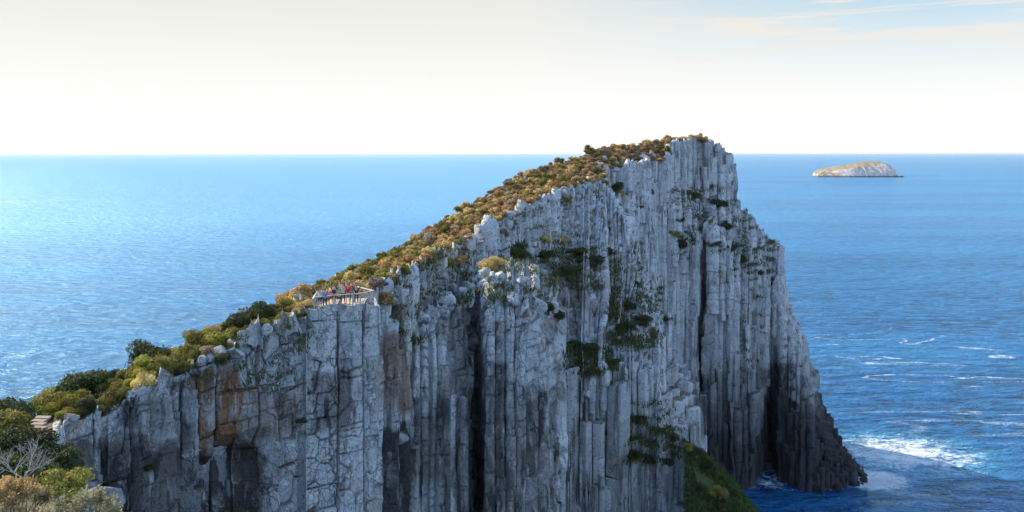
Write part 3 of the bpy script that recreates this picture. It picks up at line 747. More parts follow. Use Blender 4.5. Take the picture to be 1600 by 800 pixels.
sheet(LAYERS[2], 477, 594, 1.0, 330, 23, 2.4, 1.35, .26, .38, lip=2.2, as1=3, blk=1.2, facet=.06, big=.1, smooth_zones=((482, 560, 486, 560, .12), (562, 592, 480, 560, .1), (480, 590, 560, 700, 1.0)))
sheet(LAYERS[5], 606, 884, 1.0, 400, 41, 1.9, 1.5, .62, .38, lip=22, as1=2.6, blk=.8, facet=.2, big=.55, smooth_zones=((644, 700, 600, 830, .2), (757, 860, 620, 840, .2), (640, 884, 400, 520, 1.9)), cuts=((728, 742, 480, 990, .5), (672, 676, 520, 990, .5)))
sheet(LAYERS[6], 704, 732, 1.0, 200, 55, 2.6, 2.4, .05, .12, lip=1.2, skirt=3.0)
sheet(LAYERS[3], 588, 1102, 1.0, 560, 71, 2.1, 1.8, .85, .5, lip=2.0, as1=4.0, as2=1.9, relief=True, deep=1.3, blk=.55, facet=.27, big=1.25)
sheet(LAYERS[4], 916, 1352, 1.0, 560, 87, 2.7, 2.4, 1.2, .6, lip=2.5, as1=4.4, as2=2.2, relief=True, deep=1.6, blk=.5, facet=.3, big=1.7)
# ------------------------------------------------------------ foliage meshes
def crown_geo(seed, rx, rz, lobes, leaves, ls, flat=.75, core=.82):
    """lobed crown: dense inner masses plus many small leaf sprays; origin at the ground"""
    r = random.Random(seed); V = []; Fc = []
    bm = bmesh.new(); bmesh.ops.create_icosphere(bm, subdivisions=1, radius=1)
    iv = [v.co.copy() for v in bm.verts]; ifc = [tuple(v.index for v in f.verts) for f in bm.faces]; bm.free()
    L = []
    for k in range(lobes):
        a = r.uniform(0, 6.283); d = rx*r.uniform(.15, .68)*(k > 0)
        lr = rx*r.uniform(.34, .52); z = rz*(r.uniform(.45, .95)-.25*(d/rx))
        L.append((Vector((math.cos(a)*d, math.sin(a)*d, max(z-lr*.4, lr*.5))), lr))
    for c, lr in L:
        b = len(V)
        for v in iv:
            m = core*(1+.35*mnoise.noise(v*1.7+c*3))
            V.append(tuple(c+Vector((v.x*lr*m, v.y*lr*m, v.z*lr*m*flat))))
        Fc += [tuple(b+i for i in f) for f in ifc]
    for q in range(leaves):
        c, lr = L[r.randrange(len(L))]
        d = Vector((r.gauss(0, 1), r.gauss(0, 1), r.gauss(.25, .9))).normalized()
        p = c+Vector((d.x, d.y, d.z*flat))*lr*r.uniform(.72, 1.16)
        n = (d+Vector((r.gauss(0, .6), r.gauss(0, .6), r.gauss(0, .6)))).normalized()
        u = n.orthogonal().normalized(); u.rotate(Matrix.Rotation(r.uniform(0, 6.28), 3, n)); w = n.cross(u)
        s = ls*r.uniform(.6, 1.4); b = len(V)
        V += [tuple(p+u*s), tuple(p+w*s*.55+n*s*.15), tuple(p-u*s*.8), tuple(p-w*s*.55-n*s*.1)]
        Fc.append((b, b+1, b+2, b+3))
    return V, Fc, L
def branch_geo(L, seed, r0):
    r = random.Random(seed); V = []; Fc = []
    def tube(pts, ra, rb, n=5):
        b0 = len(V)
        for k, p in enumerate(pts):
            t = k/(len(pts)-1); rr = ra+(rb-ra)*t
            d = (pts[min(k+1, len(pts)-1)]-pts[max(k-1, 0)]).normalized(); u = d.orthogonal().normalized(); w = d.cross(u)
            for i in range(n):
                a = i*6.283/n; V.append(tuple(p+(u*math.cos(a)+w*math.sin(a))*rr))
        for k in range(len(pts)-1):
            for i in range(n):
                Fc.append((b0+k*n+i, b0+k*n+(i+1) % n, b0+(k+1)*n+(i+1) % n, b0+(k+1)*n+i))
    for c, lr in L:
        s = Vector((r.uniform(-.1, .1), r.uniform(-.1, .1), -.4)); m = (s+c)*.5+Vector((r.gauss(0, .15), r.gauss(0, .15), -.05))
        tube([s, m*.6+s*.4, m, m*.4+c*.6, c], r0, r0*.3)
    return V, Fc
def geo_mesh(name, V, Fc, mat):
    me = bpy.data.meshes.new(name); me.from_pydata(V, [], Fc); me.materials.append(mat); me.update(); return me
def with_mat(o, mat):
    o.material_slots[0].link = 'OBJECT'; o.material_slots[0].material = mat
FAR_GEO = [crown_geo(100+k, 1.0, 1.15+.15*(k % 3), 5+k % 3, 430, .14, flat=.72, core=.7) for k in range(6)]
LOW_GEO = [crown_geo(150+k, 1.0, 1.0, 3, 90, .24, flat=.7, core=.6) for k in range(4)]
FAR = [geo_mesh('shrub', g[0], g[1], LEAF['rusty orange']) for g in FAR_GEO]
# ------------------------------------------------------------ heath shrubs on the long flank
def flank_where(px, D):
    for lim, w in ((560, 'behind the fenced lookout'), (620, 'right of the lookout'), (690, 'on the lower slope'), (760, 'on the middle slope'), (840, 'on the upper-middle slope'), (930, 'left of the outcrops'), (1040, 'near the summit tower')):
        if px < lim: return w
    return 'atop the summit tower'
def heath():
    n = 26000; D = rng.uniform(76, 312, n); px = rng.uniform(440, 1112, n); X = (px-800)/F*D
    z, c = hfun(X, D); z1, c1 = hfun(X, D-1.2)
    z3, c3 = hfun(X, D+3.0)
    ok = (((c == 1) | (c == 2)) | (np.isin(c3, (1, 2)) & (rng.random(n) < .22) & (c == 0) & (px < 1040))) & vis(px, D, z+2.6, 6)
    idx = np.nonzero(ok)[0]; placed = []; grid = {}
    for k in idx:
        x, y = float(X[k]), float(D[k])
        if 478 < px[k] < 600 and y < 82: continue
        s = (.42+1.05*rnd.random()**1.3)*(1+.35*max(0, (y-150)/150)); 
        if px[k] > 1030: s *= 1.15
        gx, gy = int(x//3), int(y//3); bad = False
        for a in range(gx-1, gx+2):
            for b in range(gy-1, gy+2):
                for (sx, sy, ss) in grid.get((a, b), ()):
                    if math.hypot(sx-x, sy-y) < (s+ss)*.64: bad = True
        if bad: continue
        grid.setdefault((gx, gy), []).append((x, y, s)); placed.append((x, y, float(z[k]), s, float(px[k])))
    # the ones that show largest are things of their own
    placed.sort(key=lambda p: -p[3]*F/p[1])
    sv, sf, smi = [], [], []; mats = [LEAF[k] for k in ('rusty orange', 'golden brown', 'olive green', 'greyish brown')]
    names = ['rusty orange', 'golden brown', 'olive green', 'greyish brown']
    print('heath', len(placed))
    for i, (x, y, z, s, p) in enumerate(placed):
        q = fbm(np.array([x/11]), np.array([y/11]), 50)[0]+rnd.gauss(0, .33)
        grn = .25 if y < 150 else -.1
        kind = 'olive green' if q < -.28+grn*.6 else 'golden brown' if q < .08 else 'rusty orange' if q < .5 else 'greyish brown'
        g = rnd.randrange(len(FAR)); rot = rnd.uniform(0, 6.28); zs = rnd.uniform(.55, 1.1)
        if p > 1040: zs = 1.35
        if i < 235:
            o = bpy.data.objects.new('shrub', FAR[g]); C.objects.link(o); o.location = (x, y, z-.1); o.rotation_euler = (0, 0, rot); o.scale = (s, s, s*zs)
            with_mat(o, LEAF[kind])
            sz = 'broad' if s > 1.2 else 'mid-sized' if s > .9 else 'small'
            side = 'on the skyline ' if HY+(H-z-2*s)*F/y < np.interp(p, [480, 600, 700, 800, 900, 1000, 1100], [455, 393, 333, 275, 238, 220, 212])+16 else ''
            tag(o, f'{sz} {kind} shrub {side}{flank_where(p, y)}', 'shrub', 'heath shrubs along the sunlit slope')
        else:
            V, Fc, _ = FAR_GEO[g]; A = np.array(V)*np.array([s, s, s*zs]); cs, sn = math.cos(rot), math.sin(rot)
            A = np.stack([A[:, 0]*cs-A[:, 1]*sn+x, A[:, 0]*sn+A[:, 1]*cs+y, A[:, 2]+z-.1], -1); b = len(sv)
            sv.extend(map(tuple, A)); sf.extend(tuple(b+j for j in f) for f in Fc); smi.extend([names.index(kind)]*len(Fc))
    # low matted growth between them
    n = 16000; D = rng.uniform(80, 312, n); px = rng.uniform(470, 1106, n); X = (px-800)/F*D; z, c = hfun(X, D); z3, c3 = hfun(X, D+2)
    ok = (np.isin(c, (1, 2)) | (np.isin(c3, (1, 2)) & (rng.random(n) < .35))) & vis(px, D, z+.8, 3)
    for k in np.nonzero(ok)[0]:
        x, y = float(X[k]), float(D[k])
        if 478 < px[k] < 600 and y < 82: continue
        s = rnd.uniform(.3, .75)*(1+.3*max(0, (y-150)/150)); V, Fc, _ = LOW_GEO[rnd.randrange(4)]; A = np.array(V)*np.array([s, s, s*rnd.uniform(.5, 1)])
        rot = rnd.uniform(0, 6.28); cs, sn = math.cos(rot), math.sin(rot); A = np.stack([A[:, 0]*cs-A[:, 1]*sn+x, A[:, 0]*sn+A[:, 1]*cs+y, A[:, 2]+z[k]-.1], -1); b = len(sv)
        q = rnd.random(); kk = 1 if q < .45 else 0 if q < .65 else 2 if q < .8 else 3
        sv.extend(map(tuple, A)); sf.extend(tuple(b+j for j in f) for f in Fc); smi.extend([kk]*len(Fc))
    o = mesh_obj('heath_cover', sv, sf, mats, mat_idx=smi); tag(o, kind='stuff')
heath()
# ------------------------------------------------------------ leafy shrubs along the near saddle
NEAR = []
for k in range(6):
    V, Fc, L = crown_geo(300+k, 1.0, 1.2, 10+k % 4, 4200, .055, flat=.66, core=.6)
    bV, bF = branch_geo(L, 400+k, .055)
    NEAR.append((geo_mesh('crown', V, Fc, LEAF['olive green']), geo_mesh('trunk', bV, bF, BARK)))
def leafy(x, y, z, s, kind, label, group=None, zs=1.0, cat='shrub', name='leafy_shrub'):
    t = empty(name, (x, y, z-.1), rnd.uniform(0, 6.28), label=label, cat=cat, group=group)
    g = NEAR[rnd.randrange(6)]
    a = bpy.data.objects.new('crown', g[0]); C.objects.link(a); a.parent = t; with_mat(a, LEAF[kind])
    b = bpy.data.objects.new('trunk', g[1]); C.objects.link(b); b.parent = t
    t.scale = (s, s, s*zs); return t
def saddle_where(p):
    for lim, w in ((60, 'at the left edge'), (130, 'behind the stone steps'), (200, 'above the first buttress'), (270, 'above the second buttress'), (350, 'above the rusty face'), (430, 'above the pale blocks')):
        if p < lim: return w
    return 'left of the lookout'
def saddle():
    n = 5000; px = rng.uniform(-30, 486, n); D = rng.uniform(38, 80, n); X = (px-800)/F*D; z, c = hfun(X, D); z1, c1 = hfun(X, D-.9)
    placed = []
    for k in range(n):
        if c[k] not in (1,) or c1[k] not in (1,): continue
        if not vis(px[k:k+1], D[k:k+1], z[k:k+1]+2.4, 8)[0]: continue
        if 34 < px[k] < 96 and D[k] < 52.5: continue
        crest = float(np.interp(px[k], LAYERS[0]['px'], LAYERS[0]['d'][:, 0])); 
        if D[k] > crest+3.5: continue
        edge = float(np.interp(px[k], LAYERS[0]['px'], LAYERS[0]['d'][:, 1]))
        if D[k] < edge+.5 and px[k] > 90: continue
        x, y = float(X[k]), float(D[k]); s = (.75+1.15*rnd.random()**1.4)*(.65 if D[k]-edge < 3 else 1.0)
        if any(math.hypot(a-x, b-y) < (s+ss)*.50 for a, b, _, ss, _, _ in placed): continue
        placed.append((x, y, float(z[k]), s, float(px[k]), D[k]-edge))
    print('saddle', len(placed))
    for x, y, z, s, p, back in placed:
        q = rnd.random()
        kind = 'bright yellow-green' if q < .34 else 'olive green' if q < .62 else 'dark green' if q < .74 else 'golden brown' if q < .88 else 'greyish brown'
        if p < 50: kind = 'dark green' if q < .6 else 'olive green'
        sz = 'broad' if s > 1.45 else 'rounded' if s > 1.05 else 'small'
        leafy(x, y, z, s, kind, f'{sz} {kind} shrub {"on the crest" if back > 4.5 else "by the rim"} {saddle_where(p)}', 'leafy shrubs along the near saddle', rnd.uniform(1.0, 1.3))
saddle()
# ------------------------------------------------------------ bushes on ledges
LEDGE = [(965,290,24,'d'),(1120,312,30,'d'),(940,352,22,'d'),(806,388,42,'d'),(850,395,26,'d'),(905,390,34,'d'),(888,418,32,'d'),(925,405,34,'d'),(950,392,22,'d'),
 (858,482,22,'d'),(872,490,20,'d'),(990,442,16,'d'),(985,478,18,'d'),(1005,498,24,'d'),(980,506,26,'d'),(925,545,28,'d'),(898,540,28,'d'),(1062,386,22,'d'),(1056,366,20,'o'),
 (1132,352,26,'d'),(1116,378,20,'d'),(1160,404,20,'d'),(1062,342,14,'d'),(1012,297,18,'d'),(1086,302,16,'d'),(1142,384,18,'d'),(1000,326,14,'d'),(772,410,34,'g'),(716,402,22,'r'),
 (856,374,18,'g'),(960,562,18,'d'),(1040,500,16,'d'),(965,702,20,'d'),(1000,672,18,'d'),(988,722,20,'d'),(954,690,16,'d'),(1052,690,18,'d'),(1016,732,16,'d'),
 (618,526,18,'d'),(620,562,12,'d'),(232,752,16,'d'),(880,372,16,'r'),(1186,430,14,'d'),(1205,470,12,'d'),(1152,492,12,'d'),(1090,590,12,'d'),(1045,730,14,'d'),(1075,300,12,'o'),(350,560,26,'d'),(470,655,14,'d'),(1088,704,20,'d'),(1108,728,18,'d'),(1122,768,26,'o'),(1096,762,18,'d'),(1146,772,16,'d'),(1074,700,16,'o'),(1132,790,16,'d')]
def ledges():
    seen = {}
    for px, py, w, k in LEDGE:
        h = hit(px, py+w*.3, dmin=45)
        if not h: continue
        x, y, z = h; s = w*.66*y/F; k_ = 1-(.5 if y < 110 else 1.5)/y; x, y, z = x*k_, y*k_, H+(z-H)*k_
        kind = {'d': 'dark green', 'g': 'golden brown', 'o': 'olive green', 'r': 'rusty orange'}[k]
        where = ('under the saddle rim' if px < 480 else 'in the recess right of the lookout' if px < 660 else 'on the front spur crown' if px < 860 and py < 440 else 'in the hollow beside the front spur' if px < 1040 and py < 460
                 else 'among the tall middle columns' if px < 1045 and py < 600 else 'on the grassy apron' if px > 1070 and py > 695 else 'low above the grassy apron' if py >= 600 else 'on the diagonal ledge under the tower' if py < 420 else 'on the far sea wall')
        o = leafy(x, y+.3*s, z-.2*s, s, kind, f'{"small" if w < 18 else "mid-sized" if w < 28 else "broad"} {kind} bush {where}', 'bushes clinging to the cliff ledges', .85, 'bush', 'ledge_bush')
ledges()
# ------------------------------------------------------------ grass on ledges
def ledge_grass():
    V, Fc = [], []
    zones = [(860, 1000, 390, 455, 260), (940, 1035, 450, 545, 240), (880, 960, 548, 592, 130), (1055, 1130, 300, 400, 110), (1110, 1210, 340, 450, 110), (950, 1060, 650, 740, 110), (640, 860, 405, 480, 120),
             (600, 1000, 300, 420, 170), (1060, 1200, 310, 450, 120), (600, 660, 450, 560, 50), (1150, 1260, 420, 620, 60), (100, 480, 500, 640, 35)]
    for a, b, c, d, m in zones:
        for _ in range(m):
            px = rnd.uniform(a, b); py = rnd.uniform(c, d); h = hit(px, py, dmin=45)
            if not h: continue
            x, y, z = h; s = rnd.uniform(.35, 1.1)*(y/150)**.35; k_ = 1-(.3 if y < 110 else 1.3)/y; x, y, z = x*k_, y*k_, H+(z-H)*k_
            for q in range(26):
                u = x+rnd.gauss(0, .75)*s; v = y+rnd.gauss(0, .7)*s; a1 = rnd.uniform(0, 6.28); hh = rnd.uniform(.25, .8)*s; w = .13*s
                bz = z+rnd.uniform(-.5, .45)*s; dx, dy = math.cos(a1)*w, math.sin(a1)*w; lx, ly = rnd.gauss(0, .3)*hh, rnd.gauss(0, .3)*hh; n0 = len(V)
                V.extend([(u-dx, v-dy, bz), (u+dx, v+dy, bz), (u+lx+dx*.3, v+ly+dy*.3, bz+hh), (u+lx-dx*.3, v+ly-dy*.3, bz+hh)]); Fc.append((n0, n0+1, n0+2, n0+3))
    tag(mesh_obj('ledge_grass', V, Fc, LEAF['ledge']), kind='stuff')
LEAF['ledge'] = leaf_material('ledge_grass', (.035, .055, .015), (.13, .13, .045))
ledge_grass()
def apron_grass():
    V, Fc = [], []
    n = 17000; px = rng.uniform(1068, 1200, n); D = rng.uniform(106, 145, n); X = (px-800)/F*D; z, c = hfun(X, D)
    for k in range(n):
        if c[k] != 4: continue
        a1 = rnd.uniform(0, 6.28); w = rnd.uniform(.1, .3); hh = rnd.uniform(.2, .8); dx, dy = math.cos(a1)*w, math.sin(a1)*w; x, y = float(X[k]), float(D[k]); bz = float(z[k])-.1; n0 = len(V)
        l = rnd.gauss(0, .2)
        V.extend([(x-dx, y-dy, bz), (x+dx, y+dy, bz), (x+l, y+rnd.gauss(0, .2), bz+hh)]); Fc.append((n0, n0+1, n0+2))
    tag(mesh_obj('grass', V, Fc, LEAF['apron']), kind='stuff')
LEAF['apron'] = leaf_material('apron_grass', (.035, .07, .018), (.11, .14, .04))
apron_grass()
# ------------------------------------------------------------ close shrubs at the lower left
def coastal_shrub(px, py, D, w, kind, label, seed, tip=None):
    """rosette-leaved shrub: short upright leaves gathered at branch tips"""
    p = pt(px, py, D); r = random.Random(seed); rx = w*D/F/2
    t = empty('coastal_shrub', tuple(p), 0, label=label, cat='shrub')
    V, Fc, TV, TF = [], [], [], []; L = []
    for k in range(int(70)):
        a = r.uniform(0, 6.283); d = rx*math.sqrt(r.random()); hz = rx*(1.5-.7*(d/rx)**2)*r.uniform(.75, 1.08)
        L.append(Vector((math.cos(a)*d, math.sin(a)*d, hz)))
    for c in L:
        for q in range(75):
            d = Vector((r.gauss(0, 1), r.gauss(0, 1), r.gauss(.5, .8))).normalized(); s = r.uniform(.6, 1.15)*.11
            o0 = c+d*r.uniform(.02, .17)+Vector((0, 0, r.uniform(-.2, .05))); u = d.orthogonal().normalized(); u.rotate(Matrix.Rotation(r.uniform(0, 6.28), 3, d))
            b = len(V); e = o0+d*s
            V.extend([tuple(o0-u*.018), tuple(o0+u*.018), tuple(o0+u*.03+d*s*.6), tuple(e), tuple(o0-u*.03+d*s*.6)]); Fc.append((b, b+1, b+2, b+3, b+4))
    bV, bF = branch_geo([(c, .1) for c in L[::2]], seed, .03)
    mesh_obj('crown', V, Fc, LEAF[kind], t); mesh_obj('trunk', bV, bF, BARK, t)
coastal_shrub(120, 905, 21.5, 165, 'pale cream-tipped', 'big cream-tipped coastal shrub closest to the camera at the bottom left', 11)
coastal_shrub(45, 925, 22.5, 120, 'olive green', 'olive green coastal shrub left of the big cream-tipped one', 12)
coastal_shrub(15, 835, 27, 110, 'golden brown', 'brown coastal shrub below the bleached dead branches', 13)
coastal_shrub(175, 930, 23, 90, 'pale cream-tipped', 'small cream-tipped coastal shrub beside the pale rock at the bottom left', 14)
def dead_branches(px, py, D, label, seed, w=1.2):
    r = random.Random(seed); V, Fc = [], []
    def tube(p, q, ra, rb):
        d = (q-p).normalized(); u = d.orthogonal().normalized(); v = d.cross(u); b = len(V)
        for c, rr in ((p, ra), (q, rb)):
            for i in range(5):
                a = i*6.283/5; V.append(tuple(c+(u*math.cos(a)+v*math.sin(a))*rr))
        for i in range(5): Fc.append((b+i, b+(i+1) % 5, b+5+(i+1) % 5, b+5+i))
    def grow(p, d, l, ra, dep):
        q = p+d*l; tube(p, q, ra, ra*.72)
        if dep == 0: return
        for k in range(r.choice((2, 2, 3))):
            nd = (d+Vector((r.gauss(0, .55), r.gauss(0, .45), r.gauss(.05, .4)))).normalized(); grow(q, nd, l*r.uniform(.65, .9), ra*.66, dep-1)
    for k in range(5): grow(Vector((0, 0, 0)), Vector((r.uniform(-.9, 1), r.uniform(-.5, .5), r.uniform(.3, .9))).normalized(), .36*w, .022, 5)
    o = mesh_obj('dead_branches', V, Fc, DEAD, loc=pt(px, py, D)); tag(o, label, 'dead shrub')
dead_branches(38, 748, 29, 'bleached white dead branches spreading over the dark shrubs at the left edge', 5, 1.15)
dead_branches(82, 700, 44, 'thin bleached dead twigs beside the stone steps', 6, .8)
dead_branches(22, 668, 52, 'bare grey twigs on the left skyline above the steps', 8, 1.2)
dead_branches(395, 512, 69, 'bare pale twigs standing above the saddle shrubs left of the lookout', 9, 1.1)
# ------------------------------------------------------------ boulders
BOULDER = [(345,552,28,'pale rounded boulder on the rim above the rust-stained face'),(330,560,18,'small grey boulder left of the pale rounded one on the rim'),(316,566,20,'flat grey boulder at the top of the rust-stained face'),
 (366,540,24,'upright pale boulder where the blocky wall begins'),(214,614,24,'pale grey boulder in the gap between two near buttresses'),(230,606,16,'small boulder leaning beside the pale one between the buttresses'),
 (256,600,26,'squarish boulder crowning the second grey buttress'),(204,622,18,'low cracked boulder beside a dark shrub over the first buttress'),(112,658,22,'brown weathered boulder next to the stone steps'),
 (92,662,16,'low boulder at the foot of the stone steps'),(420,516,20,'blocky boulder under the bright shrubs of the saddle'),(445,508,16,'small boulder on the pale blocky wall'),(470,494,20,'square boulder just left of the lookout pillar'),
 (165,780,60,'grey rock beside the cream-tipped shrub at the bottom left'),(660,494,22,'rounded boulder at the left tip of the front spur'),(700,470,24,'round pale boulder on the left shoulder of the front spur'),
 (722,454,18,'small boulder higher on the shoulder of the front spur'),(800,470,26,'oval boulder standing on the front spur'),(770,440,20,'block resting near the crown of the front spur'),(838,478,30,'big egg-shaped boulder on the right side of the front spur'),
 (602,462,16,'pale block right of the lookout fence'),(612,470,14,'smaller pale block right of the lookout fence'),(625,702,26,'flat-topped sunlit block wedged in the dark recess right of the lookout pillar'),
 (925,468,20,'pale upright block in the green hollow'),(908,590,18,'left one of the pale blocks on the green shelf'),(935,588,18,'right one of the pale blocks on the green shelf')]
_rb = random.Random(21); NB = len(BOULDER)
for _k in range(24):
    _px = _rb.uniform(652, 866); BOULDER.append((_px, float(np.interp(_px, [652, 698, 760, 790, 850, 870], [488, 466, 424, 410, 436, 462]))+_rb.uniform(-2, 34), _rb.uniform(9, 22), 'grey boulder jammed on the front spur crest'))
for _k in range(26):
    _px = _rb.uniform(598, 935); BOULDER.append((_px, float(np.interp(_px, [590, 640, 680, 720, 760, 800, 840, 880, 940], [455, 426, 403, 379, 356, 333, 312, 297, 288]))+_rb.uniform(-4, 9), _rb.uniform(6, 15), 'pale boulder along the rim below the long slope'))
for _k in range(14):
    _px = _rb.uniform(925, 1045); BOULDER.append((_px, _rb.uniform(242, 268), _rb.uniform(8, 18), 'grey outcrop block left of the summit tower'))
def boulders():
    for i, (px, py, w, lab) in enumerate(BOULDER):
        D = 24.5 if w == 60 else None
        if D: x, y, z = pt(px, py+w*.3, D)
        else:
            h = hit(px, py+w*.25, dmin=45)
            if not h: continue
            x, y, z = h
        s = w*.5*y/F; r = random.Random(i)
        bm = bmesh.new(); bmesh.ops.create_icosphere(bm, subdivisions=3, radius=1)
        planes = [(Vector((r.gauss(0, 1), r.gauss(0, 1), r.gauss(0, .8))).normalized(), r.uniform(.45, .72)) for _ in range(12)]
        for v in bm.verts:
            c = v.co.copy()
            for nrm, dd in planes:
                e = c.dot(nrm)-dd
                if e > 0: c -= nrm*e*.9
            c += c.normalized()*.09*mnoise.noise(c*2.3+Vector((i, 0, 0))); v.co = Vector((c.x, c.y*.95, c.z*.82))*s*1.25
        me = bpy.data.meshes.new('boulder'); bm.to_mesh(me); bm.free(); me.materials.append(ROCK)
        at = me.color_attributes.new('tint', 'FLOAT_COLOR', 'POINT'); at.data.foreach_set('color', np.tile([.35 if 'brown' in lab else 0, .3 if w == 60 else 0, .1 if w == 60 else .55, 1], len(me.vertices)).astype(np.float32))
        me.polygons.foreach_set('use_smooth', [True]*len(me.polygons)); me.set_sharp_from_angle(angle=R(28))
        o = bpy.data.objects.new('boulder', me); C.objects.link(o); o.location = (x, y, z+s*.35); o.rotation_euler = (0, 0, r.uniform(0, 6)); tag(o, lab, 'boulder', 'loose blocks on rims and crests' if i >= NB else None)
boulders()
# ------------------------------------------------------------ stone steps
def steps():
    t = empty('stone_steps', tuple(pt(62, 680, 46.5)), 0, label='short flight of rough stone steps climbing the saddle at the far left', cat='steps')
    base = Vector(t.location); r = random.Random(4)
    for k in range(6):
        px = 52+5*math.sin(k*1.2)+k*3.2; py = 684-k*5.4; D = 45.6+k*.62; p = pt(px, py, D)-base
        bm = bmesh.new(); bmesh.ops.create_cube(bm, size=1)
        for v in bm.verts: v.co = Vector((v.co.x*.85, v.co.y*.42, v.co.z*.2))+Vector((r.gauss(0, .04), r.gauss(0, .04), r.gauss(0, .02)))
        bmesh.ops.bevel(bm, geom=list(bm.edges), offset=.035, segments=2, affect='EDGES')
        me = bpy.data.meshes.new('step'); bm.to_mesh(me); bm.free(); me.materials.append(STEP)
        o = bpy.data.objects.new('step', me); C.objects.link(o); o.parent = t; o.location = p+Vector((0, 0, .12)); o.rotation_euler = (0, 0, r.uniform(-.25, .1))
STEP = simple('step_stone', (.27, .22, .17), .9)
steps()

for px, py, D, s, kind, lab in [(12, 722, 40, 1.5, 'dark green', 'dark green shrub at the left edge above the dead branches'), (48, 716, 41, 1.3, 'dark green', 'dark green shrub just below the stone steps'),
      (80, 742, 40, 1.4, 'dark green', 'dark green shrub against the foot of the first buttress'), (30, 762, 34, 1.5, 'dark green', 'dark shrub behind the bleached dead branches'), (96, 786, 33, 1.3, 'olive green', 'olive shrub in the dark gully left of the near wall'), (-8, 690, 43, 1.6, 'olive green', 'olive shrub cut by the left edge of the view below the skyline twigs')]:
    q = pt(px, py, D); leafy(q.x, q.y, q.z, s, kind, lab, None, 1.0)
for i, (px, py, s) in enumerate([(1008, 226, 2.6), (1026, 225, 2.4), (1044, 222, 2.6), (1058, 221, 2.5), (1072, 220, 2.7), (1086, 219, 3.1), (1098, 219, 2.4), (985, 229, 2.3), (962, 232, 2.6)]):
    D = 300+i*1.1-(22 if px < 1000 else 0); q = pt(px, py, D)
    where = ['second left of the summit tower', 'just left of the summit tower', 'at the tower left shoulder', 'on the tower left rim', 'in the middle of the tower top', 'biggest on the tower top', 'rightmost on the tower top', 'beside the upper outcrops', 'where the upper skyline levels off'][i]
    leafy(q.x, q.y, q.z-.8, s, 'golden brown' if i % 3 else 'rusty orange', f'windswept {"golden brown" if i % 3 else "rusty orange"} tree, {where}', 'trees along the summit skyline', .95, 'tree', 'summit_tree')
# ------------------------------------------------------------ offshore island
def island():
    D0 = H*F/(277-HY)
    def S(px): return (px-800)/F*D0
    prof = [(1279, 275), (1283, 272), (1290, 268), (1310, 263), (1340, 257.5), (1370, 253), (1392, 251), (1400, 252), (1405, 257), (1408, 264), (1409.5, 276)]
    nx, ny = 220, 46; V = []; Fc = []
    x0, x1 = S(1279), S(1410); depth = 190.0
    for i in range(nx):
        t = i/(nx-1); x = x0+(x1-x0)*t; px = 1279+131*t
        zt = H-(np.interp(px, [p[0] for p in prof], [p[1] for p in prof])-HY)*D0/F
        for j in range(ny):
            v = j/(ny-1)                     # 0 front foot .. 1 back foot
            fl = .30+.06*math.sin(t*9)       # front face share
            tip = math.sqrt(max(0, min(1, t*9)))*math.sqrt(max(0, min(1, (1-t)*14)))
            y = D0+4+v*depth*tip
            nz = mnoise.fractal(Vector((x*.02, y*.02, 1.7)), 1.0, 2.1, 5)
            rib = mnoise.fractal(Vector((x*.045+y*.03, x*.004, 4.2)), 1.0, 2.2, 4)
            if v < fl: k = (v/fl); k = k**(.62 if t > .6 else .95); h = zt*(k*(.80-.12*(t < .6)*rib))*(1+.10*rib*(1-t*.4))
            elif v < .8: h = zt*(.80+.2*min(1, (v-fl)/(.5)))
            else: h = zt*(1-(v-.8)/.2)
            h = max(-3, h+nz*4*min(1, v*8)*min(1, (1-v)*8)+rib*5*min(1, v*8)*(v < fl+.1)-2)
            V.append((x-(1-v)*12*t, y+rib*6, h))
    for i in range(nx-1):
        for j in range(ny-1): Fc.append((i*ny+j, (i+1)*ny+j, (i+1)*ny+j+1, i*ny+j+1))
    t = NT('island_rock'); P = t.coord()
    n = t.noise(P, .03, 6, .65); n2 = t.noise(t.coord((1, 1, .35)), .09, 6, .7)
    c = t.mix(t.ramp(n2, .35, .65), (.36, .33, .30), (.72, .68, .62))
    nz = t.n('ShaderNodeSeparateXYZ', {0: t.n('ShaderNodeNewGeometry').outputs['Normal']}).outputs[2]
    veg = t.mix(t.ramp(n, .4, .6), (.20, .19, .08), (.36, .25, .13))
    c = t.mix(t.math('MULTIPLY', t.ramp(t.math('ADD', nz, t.math('MULTIPLY', n, .3)), .98, 1.08), .95), c, veg)
    z = t.n('ShaderNodeSeparateXYZ', {0: P}).outputs[2]
    c = t.mix(t.ramp(z, 3, 9, .9, 0), c, (.05, .05, .05)); t.col(c); t.b.inputs['Roughness'].default_value = .95
    t.L.new(t.bump(n2, 6, .8), t.b.inputs['Normal'])
    tag(mesh_obj('island', V, Fc, t.m, smooth=True), kind='structure')
    bm = bmesh.new()
    for k, (px, w, h) in enumerate([(1411.5, 9, 7), (1414, 6, 4)]):
        g = bmesh.ops.create_icosphere(bm, subdivisions=2, radius=1)
        for v in g['verts']: v.co = Vector((v.co.x*w*1.1+S(px), v.co.y*w+D0+20, v.co.z*h*(1+.3*mnoise.noise(v.co*2+Vector((k, 0, 0))))))
    me = bpy.data.meshes.new('reef'); bm.to_mesh(me); bm.free(); me.materials.append(t.m); o = bpy.data.objects.new('reef', me); C.objects.link(o); tag(o, kind='structure')
island()
